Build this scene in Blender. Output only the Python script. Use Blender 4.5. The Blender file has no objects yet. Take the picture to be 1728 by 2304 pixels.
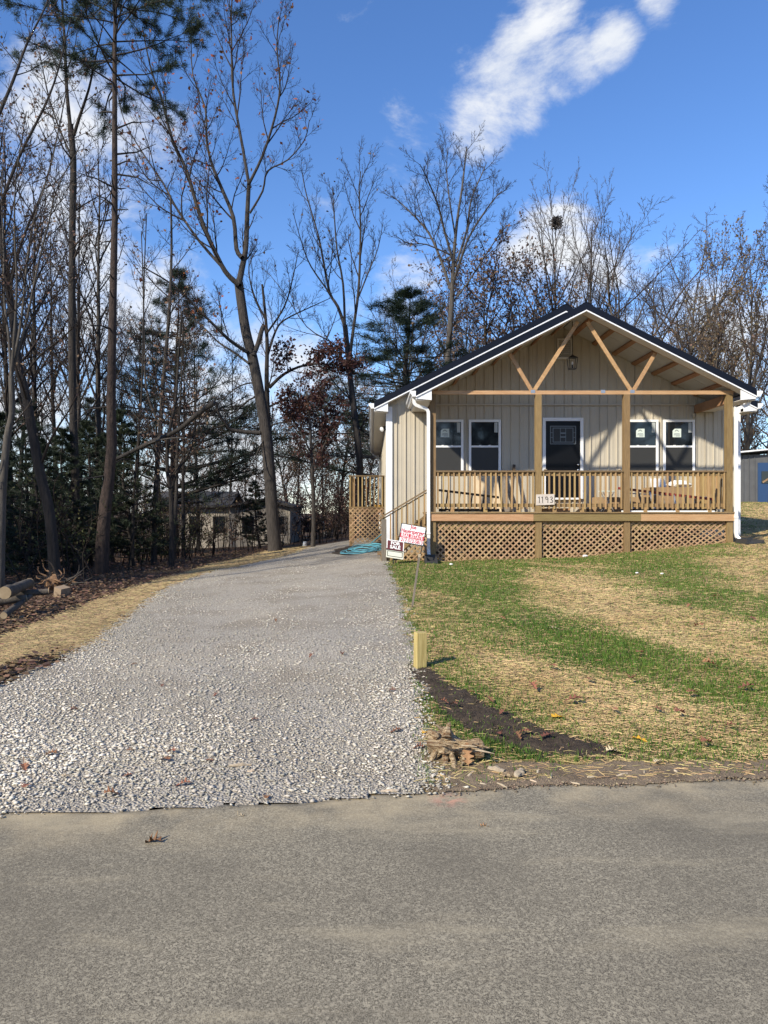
import bpy, math, random
import numpy as np
from mathutils import Matrix, Vector

# ------------------------------------------------------------------ camera, sky, sun, exposure
scene = bpy.context.scene
F, CX, CY, EYE = 1664.0, 836.0, 1152.0, 1.5      # focal length and principal point in photo pixels, eye height
cam_d = bpy.data.cameras.new('camera')
cam_d.sensor_fit = 'VERTICAL'; cam_d.sensor_height = 36.0; cam_d.sensor_width = 27.0
cam_d.lens = 26.0; cam_d.shift_x = 28.0 / 2304.0
cam_d.clip_start = 0.05; cam_d.clip_end = 3000
cam = bpy.data.objects.new('camera', cam_d)
scene.collection.objects.link(cam)
cam.location = (0, 0, EYE); cam.rotation_euler = (math.radians(90), 0, 0)
scene.camera = cam

SUN_TO = Vector((1.02, 1.0, -0.955)).normalized()      # the way the light travels
sun_el = math.asin(-SUN_TO.z)
sun_az = math.atan2(-SUN_TO.x, -SUN_TO.y)               # from +Y towards +X
sl = bpy.data.lights.new('sun', 'SUN'); sl.energy = 4.3; sl.angle = math.radians(1.6); sl.color = (1.0, 0.915, 0.76)
so = bpy.data.objects.new('sun', sl); scene.collection.objects.link(so)
so.rotation_euler = SUN_TO.to_track_quat('-Z', 'Y').to_euler(); so.location = (-20, -20, 30)

world = bpy.data.worlds.new('World'); scene.world = world; world.use_nodes = True
wn, wl = world.node_tree.nodes, world.node_tree.links
wn.clear()
def wnode(t, **k):
    n = wn.new(t)
    for a, v in k.items(): setattr(n, a, v)
    return n
out = wnode('ShaderNodeOutputWorld')
sky = wnode('ShaderNodeTexSky', sky_type='NISHITA', sun_disc=False)
sky.sun_elevation = sun_el; sky.sun_rotation = sun_az
sky.altitude = 200; sky.air_density = 1.0; sky.dust_density = 0.1; sky.ozone_density = 4.5
hs = wnode('ShaderNodeHueSaturation'); hs.inputs['Saturation'].default_value = 1.13; hs.inputs['Hue'].default_value = 0.507
bg = wnode('ShaderNodeBackground'); bg.inputs['Strength'].default_value = 0.136
wl.new(sky.outputs[0], hs.inputs['Color']); wl.new(hs.outputs[0], bg.inputs['Color'])
# clouds: noise in the sky direction, thick near the horizon, with a few larger banks
tc = wnode('ShaderNodeTexCoord')
def cloud_dir(px, py):
    return Vector(((px - CX) / F, 1.0, (CY - py) / F)).normalized()
n1 = wnode('ShaderNodeTexNoise'); n1.inputs['Scale'].default_value = 4.6; n1.inputs['Detail'].default_value = 11; n1.inputs['Roughness'].default_value = 0.66; n1.inputs['Distortion'].default_value = 0.35
mp = wnode('ShaderNodeMapping'); mp.inputs['Scale'].default_value = (1.0, 1.0, 1.7); mp.inputs['Location'].default_value = (3.1, 0.4, 1.2)
wl.new(tc.outputs['Generated'], mp.inputs[0]); wl.new(mp.outputs[0], n1.inputs['Vector'])
def wmath(op, a, b=None, clamp=False):
    m = wnode('ShaderNodeMath', operation=op); m.use_clamp = clamp; m.inputs[2].default_value = -0.55
    for i, v in enumerate((a, b)):
        if v is None: continue
        if hasattr(v, 'links'): wl.new(v, m.inputs[i])
        else: m.inputs[i].default_value = v
    return m.outputs[0]
sep = wnode('ShaderNodeSeparateXYZ'); wl.new(tc.outputs['Generated'], sep.inputs[0])
mr = wnode('ShaderNodeMapRange'); mr.interpolation_type = 'SMOOTHSTEP'
mr.inputs['From Min'].default_value = 0.46; mr.inputs['From Max'].default_value = 0.08; mr.inputs['To Min'].default_value = -0.25; mr.inputs['To Max'].default_value = 0.22
wl.new(sep.outputs['Z'], mr.inputs['Value'])
cover = mr.outputs[0]
banks = [(1085,290,.07,.36),(1150,225,.075,.34),(1200,140,.07,.25),(1285,145,.07,.26),(1370,105,.05,.28),(1240,40,.055,.18),(1490,-5,.035,.2),
         (1245,535,.085,.5),(1180,590,.075,.4),(1310,620,.09,.3),(925,640,.09,.3),(700,520,.07,.16),(420,330,.11,.28),(180,330,.20,.30),(60,620,.24,.36),(330,760,.22,.30),(640,900,.2,.28),(520,120,.07,.2)]
for (px, py, rad, amt) in banks:
    vd = wnode('ShaderNodeVectorMath', operation='DISTANCE'); vd.inputs[1].default_value = cloud_dir(px, py)
    wl.new(tc.outputs['Generated'], vd.inputs[0])
    m = wnode('ShaderNodeMapRange'); m.interpolation_type = 'SMOOTHSTEP'
    m.inputs['From Min'].default_value = rad; m.inputs['From Max'].default_value = rad * 0.25; m.inputs['To Min'].default_value = -0.25; m.inputs['To Max'].default_value = amt - 0.1
    wl.new(vd.outputs['Value'], m.inputs['Value'])
    cover = wmath('MAXIMUM', cover, m.outputs[0])
dens = wmath('ADD', wmath('MULTIPLY_ADD', n1.outputs['Fac'], 2.1), cover)
cr = wnode('ShaderNodeMapRange'); cr.interpolation_type = 'SMOOTHSTEP'
cr.inputs['From Min'].default_value = 0.46; cr.inputs['From Max'].default_value = 1.02
wl.new(dens, cr.inputs['Value'])
n2 = wnode('ShaderNodeTexNoise'); n2.inputs['Scale'].default_value = 9.0; n2.inputs['Detail'].default_value = 5
wl.new(mp.outputs[0], n2.inputs['Vector'])
cc = wnode('ShaderNodeMix', data_type='RGBA'); cc.inputs['A'].default_value = (0.70, 0.76, 0.86, 1); cc.inputs['B'].default_value = (1.0, 1.0, 1.0, 1)
wl.new(n2.outputs['Fac'], cc.inputs['Factor'])
bgc = wnode('ShaderNodeBackground'); bgc.inputs['Strength'].default_value = 0.66
wl.new(cc.outputs['Result'], bgc.inputs['Color'])
mix = wnode('ShaderNodeMixShader')
wl.new(cr.outputs[0], mix.inputs[0]); wl.new(bg.outputs[0], mix.inputs[1]); wl.new(bgc.outputs[0], mix.inputs[2])
wl.new(mix.outputs[0], out.inputs['Surface'])

vs = scene.view_settings
vs.view_transform = 'Standard'; vs.look = 'None'; vs.exposure = 0.68; vs.gamma = 1.0; vs.use_curve_mapping = False
scene.render.engine = 'CYCLES'
try:
    scene.cycles.sample_clamp_indirect = 4.0; scene.cycles.caustics_reflective = False; scene.cycles.caustics_refractive = False; scene.cycles.max_bounces = 6; scene.cycles.diffuse_bounces = 3; scene.cycles.glossy_bounces = 3
except Exception: pass

COL = scene.collection

# ------------------------------------------------------------------ terrain height
CXs = np.array([-60, -30, -10, -5, -2, 0, 2.5, 5, 8.5, 15, 30, 60], float)
CYs = np.array([-40, 3.6, 4.5, 6.2, 10, 14, 17.4, 22, 28, 40, 60, 90, 160], float)
CH = np.array([
 [0]*12, [0]*12,
 [0, 0, 0, .02, .04, .05, .05, .05, .06, .08, .1, .1],
 [0, 0, 0, .02, .10, .18, .20, .22, .26, .30, .3, .3],
 [0, 0, 0, .03, .12, .25, .26, .36, .50, .60, .6, .6],
 [0, 0, 0, .03, .15, .30, .30, .43, .67, .78, .8, .8],
 [-.1, -.1, -.05, .03, .20, .35, .33, .43, .79, .88, .9, .9],
 [-.3, -.3, -.2, 0, .25, .57, .60, .8, 1.0, 1.15, 1.2, 1.2],
 [-.5, -.5, -.4, -.1, .20, .55, .8, 1.1, 1.3, 1.45, 1.6, 1.6],
 [-.8, -.8, -.7, -.4, 0, .3, .8, 1.3, 1.7, 2.0, 2.1, 2.1],
 [-1, -1, -.8, -.5, -.2, .1, .8, 1.4, 2.0, 2.4, 2.6, 2.6],
 [-1, -1, -.5, 0, 0, .3, 1, 1.6, 2.2, 2.6, 3.0, 3.0],
 [0, 0, .5, .5, .5, 1, 1.4, 2, 2.4, 2.8, 3.2, 3.2]], float)
GS = 0.25
gx = np.arange(-60, 60.01, GS); gy = np.arange(-40, 160.01, GS)
def bilin(x, y, X, Y, H):
    x = np.clip(x, X[0], X[-1] - 1e-6); y = np.clip(y, Y[0], Y[-1] - 1e-6)
    i = np.clip(np.searchsorted(X, x, side='right') - 1, 0, len(X) - 2); j = np.clip(np.searchsorted(Y, y, side='right') - 1, 0, len(Y) - 2)
    u = (x - X[i]) / (X[i+1] - X[i]); v = (y - Y[j]) / (Y[j+1] - Y[j])
    return H[j, i]*(1-u)*(1-v) + H[j, i+1]*u*(1-v) + H[j+1, i]*(1-u)*v + H[j+1, i+1]*u*v
GXX, GYY = np.meshgrid(gx, gy)
GH = bilin(GXX, GYY, CXs, CYs, CH)
def blur(H, k):
    for ax in (0, 1):
        P = np.pad(H, [(k, k) if a == ax else (0, 0) for a in (0, 1)], mode='edge')
        C = np.cumsum(P, axis=ax); C = np.concatenate([np.zeros_like(np.take(C, [0], axis=ax)), C], axis=ax)
        n = H.shape[ax]
        H = (np.take(C, range(2*k+1, 2*k+1+n), axis=ax) - np.take(C, range(0, n), axis=ax)) / (2*k+1)
    return H
GH = blur(blur(GH, 3), 2)
def edge_y(x):                                              # far edge of the road
    x = np.asarray(x, float)
    return 3.90 + 0.135*x + 0.03*np.sin(x*2.3) + 0.018*np.sin(x*7.1+1) + 0.006*np.sin(x*23)
def gh(x, y):
    x = np.asarray(x, float); y = np.asarray(y, float)
    h = bilin(x, y, gx, gy, GH)
    e = 3.90 + 0.135*np.clip(x, -25, 25)
    t = np.clip((y - e) / 0.9, 0, 1); t = t*t*(3-2*t)
    bump = 0.012*np.sin(x*1.7+y*.9) * np.sin(y*1.3-x*.6) + 0.006*np.sin(x*4.1+1.3*y)
    return (h + bump) * t - 0.03 * (y < e - 0.05)
def ghf(x, y): return float(gh(x, y))
def proj(x, y, z): return CX + F*np.asarray(x)/y, CY - F*(np.asarray(z)-EYE)/y
def at(px, py, Y): return Vector(((px-CX)*Y/F, Y, EYE + (CY-py)*Y/F))
def hit(px, py):                                            # photo pixel -> point on the ground
    Y = np.concatenate([np.arange(2, 30, .02), np.arange(30, 120, .2)])
    x = (px-CX)*Y/F; g = gh(x, Y); ray = EYE + (CY-py)*Y/F
    k = np.nonzero(ray <= g)[0]
    i = k[0] if len(k) else len(Y)-1
    return Vector((x[i], Y[i], g[i]))
def inside(px, py, poly):
    px = np.asarray(px); py = np.asarray(py); r = np.zeros(px.shape, bool); n = len(poly)
    for i in range(n):
        x1, y1 = poly[i]; x2, y2 = poly[(i+1) % n]
        c = ((y1 > py) != (y2 > py)) & (px < (x2-x1)*(py-y1)/((y2-y1) if y2 != y1 else 1e-9)+x1)
        r ^= c
    return r

# ------------------------------------------------------------------ materials
MATS = {}
def material(name, color, rough=0.8, color2=None, scale=8.0, detail=4, bump=0.0, bump_scale=None, stretch=None, metallic=0.0,
             island=0.0, objrand=0.0, spec=0.5, coords='Object', lo=0.35, hi=0.65, dist=0.02, translucent=0.0):
    m = bpy.data.materials.new(name); m.use_nodes = True
    nt = m.node_tree; N, L = nt.nodes, nt.links
    b = N['Principled BSDF']; b.inputs['Roughness'].default_value = rough; b.inputs['Metallic'].default_value = metallic
    b.inputs['Specular IOR Level'].default_value = spec
    col = None
    tcn = N.new('ShaderNodeTexCoord'); vec = tcn.outputs[coords]
    if stretch:
        mpn = N.new('ShaderNodeMapping'); mpn.inputs['Scale'].default_value = stretch; L.new(vec, mpn.inputs[0]); vec = mpn.outputs[0]
    def rgb(c): return (c[0], c[1], c[2], 1)
    if color2 is not None:
        nz = N.new('ShaderNodeTexNoise'); nz.inputs['Scale'].default_value = scale; nz.inputs['Detail'].default_value = detail; nz.inputs['Roughness'].default_value = .62
        L.new(vec, nz.inputs['Vector'])
        mrn = N.new('ShaderNodeMapRange'); mrn.inputs['From Min'].default_value = lo; mrn.inputs['From Max'].default_value = hi
        L.new(nz.outputs['Fac'], mrn.inputs['Value'])
        mx = N.new('ShaderNodeMix'); mx.data_type = 'RGBA'; mx.inputs['A'].default_value = rgb(color); mx.inputs['B'].default_value = rgb(color2)
        L.new(mrn.outputs[0], mx.inputs['Factor']); col = mx.outputs['Result']
    def vary(sock, amt, col):
        mrn = N.new('ShaderNodeMapRange'); mrn.inputs['To Min'].default_value = 1-amt; mrn.inputs['To Max'].default_value = 1+amt*.8
        L.new(sock, mrn.inputs['Value'])
        h = N.new('ShaderNodeHueSaturation')
        if col is None: h.inputs['Color'].default_value = rgb(color)
        else: L.new(col, h.inputs['Color'])
        L.new(mrn.outputs[0], h.inputs['Value'])
        m2 = N.new('ShaderNodeMath'); m2.operation = 'MULTIPLY'; m2.inputs[1].default_value = 7.31; L.new(sock, m2.inputs[0])
        m3 = N.new('ShaderNodeMath'); m3.operation = 'FRACT'; L.new(m2.outputs[0], m3.inputs[0])
        m4 = N.new('ShaderNodeMapRange'); m4.inputs['To Min'].default_value = .5-amt*.05; m4.inputs['To Max'].default_value = .5+amt*.05
        L.new(m3.outputs[0], m4.inputs['Value']); L.new(m4.outputs[0], h.inputs['Hue'])
        return h.outputs[0]
    if island:
        g = N.new('ShaderNodeNewGeometry'); col = vary(g.outputs['Random Per Island'], island, col)
    if objrand:
        g = N.new('ShaderNodeObjectInfo'); col = vary(g.outputs['Random'], objrand, col)
    if col is None: b.inputs['Base Color'].default_value = rgb(color)
    else: L.new(col, b.inputs['Base Color'])
    if bump:
        nb = N.new('ShaderNodeTexNoise'); nb.inputs['Scale'].default_value = bump_scale or scale*3; nb.inputs['Detail'].default_value = 5; nb.inputs['Roughness'].default_value = .7
        L.new(vec, nb.inputs['Vector'])
        bp = N.new('ShaderNodeBump'); bp.inputs['Strength'].default_value = bump; bp.inputs['Distance'].default_value = dist
        L.new(nb.outputs['Fac'], bp.inputs['Height']); L.new(bp.outputs[0], b.inputs['Normal'])
    if translucent:
        tr = N.new('ShaderNodeBsdfTranslucent'); ms = N.new('ShaderNodeMixShader'); ms.inputs[0].default_value = translucent
        if col is None: tr.inputs['Color'].default_value = rgb(color)
        else: L.new(col, tr.inputs['Color'])
        L.new(b.outputs[0], ms.inputs[1]); L.new(tr.outputs[0], ms.inputs[2]); L.new(ms.outputs[0], N['Material Output'].inputs['Surface'])
    MATS[name] = m
    return m

material('siding', (.49, .44, .35), .42, (.45, .405, .322), scale=1.3, objrand=.02, spec=.4)
material('white_trim', (.80, .81, .82), .38)
material('white_gutter', (.78, .78, .77), .32, (.70, .70, .69), scale=3)
material('soffit', (.62, .60, .56), .5)
material('ceiling_sheet', (.50, .50, .48), .45, (.44, .44, .42), scale=2)
material('roof_metal', (.006, .008, .015), .42, spec=.2)
material('treated_wood', (.25, .165, .07), .75, (.165, .105, .045), scale=5, stretch=(9, 9, .8), bump=.15, bump_scale=30, objrand=.14)
material('treated_wood_x', (.27, .18, .078), .75, (.18, .115, .05), scale=5, stretch=(.8, 9, 9), bump=.15, bump_scale=30, objrand=.14)
material('baluster_wood', (.40, .265, .115), .72, (.28, .18, .078), scale=5, stretch=(9, 9, .8), objrand=.2)
material('rail_wood', (.20, .135, .065), .75, (.15, .10, .048), scale=5, stretch=(.8, 9, 9), objrand=.12)
material('fresh_lumber', (.50, .31, .165), .7, (.38, .21, .10), scale=4, stretch=(.7, 10, 10), bump=.1, objrand=.1)
material('truss_lumber', (.47, .29, .145), .7, (.34, .195, .09), scale=4, stretch=(3, 3, 3), bump=.1, objrand=.1)
material('green_lumber', (.25, .185, .072), .75, (.19, .135, .05), scale=4, stretch=(.7, 10, 10), bump=.1, objrand=.08)
material('lattice_wood', (.40, .265, .145), .78, (.30, .19, .10), scale=6, objrand=.2)
material('purlin_wood', (.36, .19, .10), .75, (.28, .145, .075), scale=5, objrand=.1)
material('plate_steel', (.55, .56, .57), .35, metallic=.8)
material('glass', (.012, .015, .019), .04, spec=.8)
material('screen', (.040, .040, .039), .35, spec=.3)
material('door_paint', (.005, .0055, .007), .3, spec=.25)
material('chrome', (.7, .7, .7), .2, metallic=1)
material('came', (.20, .23, .25), .3, metallic=.2)
material('black_metal', (.012, .012, .013), .4)
material('sticker', (.62, .70, .66), .6)
material('sticker_print', (.14, .17, .18), .6)
material('paper_strip', (.42, .45, .44), .6)
material('concrete', (.36, .35, .33), .9, (.28, .27, .26), scale=5, bump=.2)
material('cardboard', (.33, .22, .125), .85, (.29, .19, .105), scale=3, objrand=.1)
material('cardboard_dull', (.28, .205, .135), .85, (.24, .175, .115), scale=3)  # slightly darker, duller cardboard tone for the carton tape and the tipped box
material('white_film', (.78, .78, .77), .35, objrand=.05)
material('plywood', (.62, .50, .33), .75, (.54, .42, .27), scale=3, stretch=(4, 4, .7))
material('grey_plank', (.20, .17, .14), .85, (.14, .12, .10), scale=5, stretch=(6, 6, .6))
material('dark_plank', (.075, .05, .03), .7)
material('red_paint', (.22, .035, .03), .45)
material('aluminium', (.5, .5, .5), .4, metallic=.7)
material('sign_white', (.80, .80, .80), .45)
material('sign_red', (.50, .03, .05), .5)
material('sign_maroon', (.115, .022, .026), .5)
material('sign_cream', (.66, .66, .56), .55)
material('sign_frame', (.012, .012, .012), .5)
material('plastic_black', (.03, .031, .033), .55, bump=.1, bump_scale=40)
material('hose', (.13, .40, .48), .5, (.09, .30, .38), scale=9)
material('yellow_tool', (.6, .33, .03), .4)
material('stake_wood', (.20, .17, .135), .85, (.13, .11, .085), scale=5, stretch=(8, 8, .8), bump=.3)
material('number_paint', (.60, .55, .49), .7, (.52, .46, .40), scale=6)
material('stake_pale', (.48, .40, .28), .85)
material('post_wood', (.50, .40, .16), .75, (.33, .25, .085), scale=9, stretch=(9, 9, .6), bump=.15)
material('stump_wood', (.60, .46, .28), .9, (.17, .085, .035), scale=9, stretch=(1.2, 7, 7), bump=.9, bump_scale=22, lo=.38, hi=.62, dist=.03)
material('stump_pale', (.42, .345, .245), .9, (.24, .18, .11), scale=9, bump=.6, bump_scale=25)
material('log_bark', (.10, .083, .066), .95, (.05, .04, .031), scale=7, bump=.8, bump_scale=18)
material('log_cut', (.33, .25, .155), .85, (.24, .175, .10), scale=7)
material('root_wood', (.30, .17, .085), .9, (.17, .095, .05), scale=8, bump=.5)
material('bark', (.062, .053, .046), .95, (.026, .022, .019), scale=6, stretch=(3.2, 3.2, .5), bump=.9, bump_scale=7, dist=.04, objrand=.12)
material('bark_dark', (.042, .034, .029), .95, (.018, .015, .013), scale=6, stretch=(3.2, 3.2, .6), bump=.9, bump_scale=7, dist=.04, objrand=.12)
material('bark_pine', (.062, .042, .033), .95, (.024, .017, .014), scale=7, stretch=(2.5, 2.5, .9), bump=1.0, bump_scale=8, dist=.04, objrand=.08)
material('bark_pale', (.090, .079, .068), .95, (.045, .039, .034), scale=5, stretch=(3, 3, .6), bump=.6, bump_scale=8, dist=.03, objrand=.1)
material('twig', (.046, .037, .032), .95, (.030, .024, .021), scale=1.5, island=.35, spec=.1)
material('twig_pale', (.085, .070, .060), .95, (.060, .049, .042), scale=1.5, island=.35, spec=.1)
material('needles', (.024, .044, .026), .7, (.040, .062, .034), scale=1.2, island=.45, translucent=.25)
material('needles_dark', (.020, .034, .018), .7, (.036, .050, .022), scale=1.2, island=.45, translucent=.2)
material('leaf_brown', (.15, .095, .065), .8, (.21, .135, .09), scale=1.0, island=.5, translucent=.3)
material('leaf_rust', (.30, .10, .035), .8, (.22, .085, .035), scale=1.0, island=.5, translucent=.35)
material('leaf_maroon', (.060, .022, .020), .8, (.095, .040, .028), scale=1.0, island=.5, translucent=.35)
material('leaf_ochre', (.22, .15, .07), .8, (.16, .115, .06), scale=1.0, island=.5, translucent=.35)
material('leaf_green', (.055, .070, .022), .8, (.090, .085, .028), scale=1.0, island=.5, translucent=.3)
material('litter', (.115, .064, .038), .9, (.19, .115, .07), scale=2.5, island=.6)
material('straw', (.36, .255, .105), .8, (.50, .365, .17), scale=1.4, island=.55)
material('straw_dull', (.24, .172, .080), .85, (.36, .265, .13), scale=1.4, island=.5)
material('clod', (.048, .036, .024), .95, (.105, .080, .054), scale=9, island=.4)
material('crumb', (.14, .10, .066), .95, (.26, .20, .135), scale=9, island=.5)
material('grass', (.070, .150, .014), .75, (.115, .185, .025), scale=.9, island=.45, translucent=.3)
material('stone', (.37, .338, .280), .9, (.58, .53, .445), scale=.55, island=.36, lo=.40, hi=.60)
material('wood_chip', (.50, .41, .29), .9, (.34, .26, .17), scale=12, bump=.4, objrand=.2)
material('oak_leaf', (.25, .105, .05), .75, (.155, .062, .034), scale=25, objrand=.35)
material('oak_leaf_tan', (.34, .19, .085), .75, (.25, .125, .055), scale=25)
material('yellow_leaf', (.72, .40, .02), .6, (.62, .30, .02), scale=20)
material('pale_leaf', (.52, .42, .27), .75, (.42, .32, .19), scale=20, objrand=.15)
material('white_litter', (.78, .78, .76), .5)
material('neighbour_wall', (.34, .30, .25), .85, (.25, .22, .185), scale=2)
material('neighbour_roof', (.040, .037, .036), .9)
material('shed_wall', (.115, .118, .12), .6, (.095, .097, .10), scale=3)
material('shed_door', (.025, .065, .16), .5)
material('car_paint', (.02, .022, .028), .25)
material('tyre', (.012, .012, .012), .8)

def tex_mat(name):
    m = bpy.data.materials.new(name); m.use_nodes = True; MATS[name] = m
    nt = m.node_tree; N, L = nt.nodes, nt.links
    b = N['Principled BSDF']; b.inputs['Roughness'].default_value = .92; b.inputs['Specular IOR Level'].default_value = .25
    t = N.new('ShaderNodeTexCoord')
    def noise(scale, detail=5, rough=.6, stretch=None, loc=None):
        n = N.new('ShaderNodeTexNoise'); n.inputs['Scale'].default_value = scale; n.inputs['Detail'].default_value = detail; n.inputs['Roughness'].default_value = rough
        v = t.outputs['Object']
        if stretch:
            mm = N.new('ShaderNodeMapping'); mm.inputs['Scale'].default_value = stretch
            if loc: mm.inputs['Location'].default_value = loc
            L.new(v, mm.inputs[0]); v = mm.outputs[0]
        L.new(v, n.inputs['Vector']); return n.outputs['Fac']
    def voro(scale, feature='F1'):
        n = N.new('ShaderNodeTexVoronoi'); n.feature = feature; n.inputs['Scale'].default_value = scale; L.new(t.outputs['Object'], n.inputs['Vector']); return n
    def rng(s, a, b2, c=0., d=1.):
        n = N.new('ShaderNodeMapRange'); n.inputs['From Min'].default_value = a; n.inputs['From Max'].default_value = b2; n.inputs['To Min'].default_value = c; n.inputs['To Max'].default_value = d
        L.new(s, n.inputs['Value']); return n.outputs[0]
    def mixc(f, a, b2):
        n = N.new('ShaderNodeMix'); n.data_type = 'RGBA'
        L.new(f, n.inputs['Factor'])
        for k, v in (('A', a), ('B', b2)):
            if isinstance(v, tuple): n.inputs[k].default_value = v + (1,)
            else: L.new(v, n.inputs[k])
        return n.outputs['Result']
    def mul(a, b2):
        n = N.new('ShaderNodeMath'); n.operation = 'MULTIPLY'
        L.new(a, n.inputs[0])
        if hasattr(b2, 'links'): L.new(b2, n.inputs[1])
        else: n.inputs[1].default_value = b2
        return n.outputs[0]
    def bump(h, s, d):
        n = N.new('ShaderNodeBump'); n.inputs['Strength'].default_value = s; n.inputs['Distance'].default_value = d
        L.new(h, n.inputs['Height']); L.new(n.outputs[0], b.inputs['Normal'])
    return m, b, t, N, L, noise, voro, rng, mixc, mul, bump

# asphalt: worn, dusty, fine aggregate
m, b, t, N, L, noise, voro, rng, mixc, mul, bump = tex_mat('asphalt')
v1 = voro(240); v2 = voro(130)
c = mixc(rng(v1.outputs['Distance'], .15, .75), (.305, .268, .198), (.100, .087, .064))
sepc = N.new('ShaderNodeSeparateColor'); L.new(v2.outputs['Color'], sepc.inputs[0])
c = mixc(rng(sepc.outputs[0], .55, 1.0, 0, .75), c, (.38, .335, .245))
c = mixc(rng(noise(.9, 6, .62), .44, .64, 0, .50), c, (.115, .100, .075))
c = mixc(rng(noise(1.6, 7, .68, (.45, 1.9, 1), (4, 1, 0)), .54, .72, 0, .5), c, (.40, .34, .23))
sx = N.new('ShaderNodeSeparateXYZ'); L.new(t.outputs['Object'], sx.inputs[0])
ed = N.new('ShaderNodeMath'); ed.operation = 'MULTIPLY_ADD'; ed.inputs[1].default_value = -.135; L.new(sx.outputs['X'], ed.inputs[0]); L.new(sx.outputs['Y'], ed.inputs[2])
dust = mul(rng(ed.outputs[0], 3.35, 3.85), rng(noise(1.7, 6, .65), .42, .62, 0, .75))
c = mixc(dust, c, (.45, .365, .23))
pk = N.new('ShaderNodeVectorMath'); pk.operation = 'DISTANCE'; pk.inputs[1].default_value = (.40, 3.86, 0); L.new(t.outputs['Object'], pk.inputs[0])
c = mixc(mul(rng(pk.outputs['Value'], .12, .03, 0, .55), rng(noise(14, 3), .42, .6)), c, (.62, .28, .19))
L.new(c, b.inputs['Base Color'])
hgt = N.new('ShaderNodeMath'); hgt.operation = 'MULTIPLY_ADD'; hgt.inputs[1].default_value = .4; L.new(noise(60, 4), hgt.inputs[0]); L.new(v1.outputs['Distance'], hgt.inputs[2])
bump(hgt.outputs[0], .22, .004)

# gravel bed below the stones
m, b, t, N, L, noise, voro, rng, mixc, mul, bump = tex_mat('gravel')
v1 = voro(62); v2 = voro(70)
s1 = N.new('ShaderNodeSeparateColor'); L.new(v1.outputs['Color'], s1.inputs[0])
c = mixc(s1.outputs[0], (.32, .290, .240), (.52, .472, .395))
c = mixc(rng(v1.outputs['Distance'], .35, .75, 0, .65), c, (.15, .128, .102))
c = mixc(rng(noise(1.1, 7, .66), .46, .62, 0, .75), c, (.235, .200, .152))
c = mixc(rng(noise(1.3, 5, .6, (1, 1, 1), (7, 3, 0)), .54, .72, 0, .35), c, (.42, .36, .27))
L.new(c, b.inputs['Base Color'])
inv = rng(v1.outputs['Distance'], 0, .8, 1, 0)
bump(inv, .8, .012)

# lawn soil with matted straw
m, b, t, N, L, noise, voro, rng, mixc, mul, bump = tex_mat('lawn_soil')
c = mixc(rng(noise(9, 6, .7, (1, 2.5, 1)), .38, .62), (.22, .15, .072), (.42, .30, .135))
c = mixc(rng(noise(1.6, 5), .5, .68, 0, .5), c, (.115, .085, .05))
L.new(c, b.inputs['Base Color']); bump(noise(40, 6, .75), .9, .03)
# forest floor
m, b, t, N, L, noise, voro, rng, mixc, mul, bump = tex_mat('forest_floor')
v1 = voro(16)
s1 = N.new('ShaderNodeSeparateColor'); L.new(v1.outputs['Color'], s1.inputs[0])
c = mixc(s1.outputs[0], (.042, .024, .015), (.11, .065, .04))
c = mixc(rng(noise(.35, 5), .52, .66, 0, .6), c, (.075, .075, .030))
L.new(c, b.inputs['Base Color']); bump(v1.outputs['Distance'], .9, .05)
# dark garden soil
m, b, t, N, L, noise, voro, rng, mixc, mul, bump = tex_mat('dark_soil')
c = mixc(rng(noise(14, 6, .7), .36, .66), (.045, .033, .024), (.115, .085, .06))
L.new(c, b.inputs['Base Color']); bump(noise(26, 7, .75), 1.0, .05)
# bare dirt at the road side
m, b, t, N, L, noise, voro, rng, mixc, mul, bump = tex_mat('bare_dirt')
c = mixc(rng(noise(5, 7, .7), .36, .66), (.15, .108, .07), (.29, .22, .145))
L.new(c, b.inputs['Base Color']); bump(noise(30, 7, .75), .9, .03)

# ------------------------------------------------------------------ helpers
def tag(o, label=None, cat=None, group=None, kind=None):
    if label: o['label'] = label
    if cat: o['category'] = cat
    if group: o['group'] = group
    if kind: o['kind'] = kind
    return o
def link(name, me, mat=None, parent=None, **p):
    if mat is not None: me.materials.append(MATS[mat])
    o = bpy.data.objects.new(name, me); COL.objects.link(o)
    if parent is not None:
        o.parent = parent; o.matrix_parent_inverse = PINV.get(parent.name, Matrix.Identity(4))
        PINV[o.name] = PINV.get(parent.name, Matrix.Identity(4)) if False else Matrix.Identity(4)
    return tag(o, **p)
PINV = {}
def thing(name, loc, label=None, cat=None, group=None, kind=None):
    o = bpy.data.objects.new(name, None); COL.objects.link(o); o.empty_display_size = .2
    o.location = loc; PINV[o.name] = Matrix.Translation(-Vector(loc))
    return tag(o, label, cat, group, kind)
def mesh_np(name, V, Fc, mat, parent=None, smooth=False, **p):
    V = np.asarray(V, np.float32); Fc = np.asarray(Fc, np.int32)
    me = bpy.data.meshes.new(name); n, k = Fc.shape
    me.vertices.add(len(V)); me.vertices.foreach_set('co', V.ravel())
    me.loops.add(n*k); me.loops.foreach_set('vertex_index', Fc.ravel())
    me.polygons.add(n); me.polygons.foreach_set('loop_start', np.arange(0, n*k, k, dtype=np.int32))
    me.polygons.foreach_set('loop_total', np.full(n, k, np.int32))
    if smooth: me.polygons.foreach_set('use_smooth', np.ones(n, bool))
    me.update(calc_edges=True)
    return link(name, me, mat, parent, **p)
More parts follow.
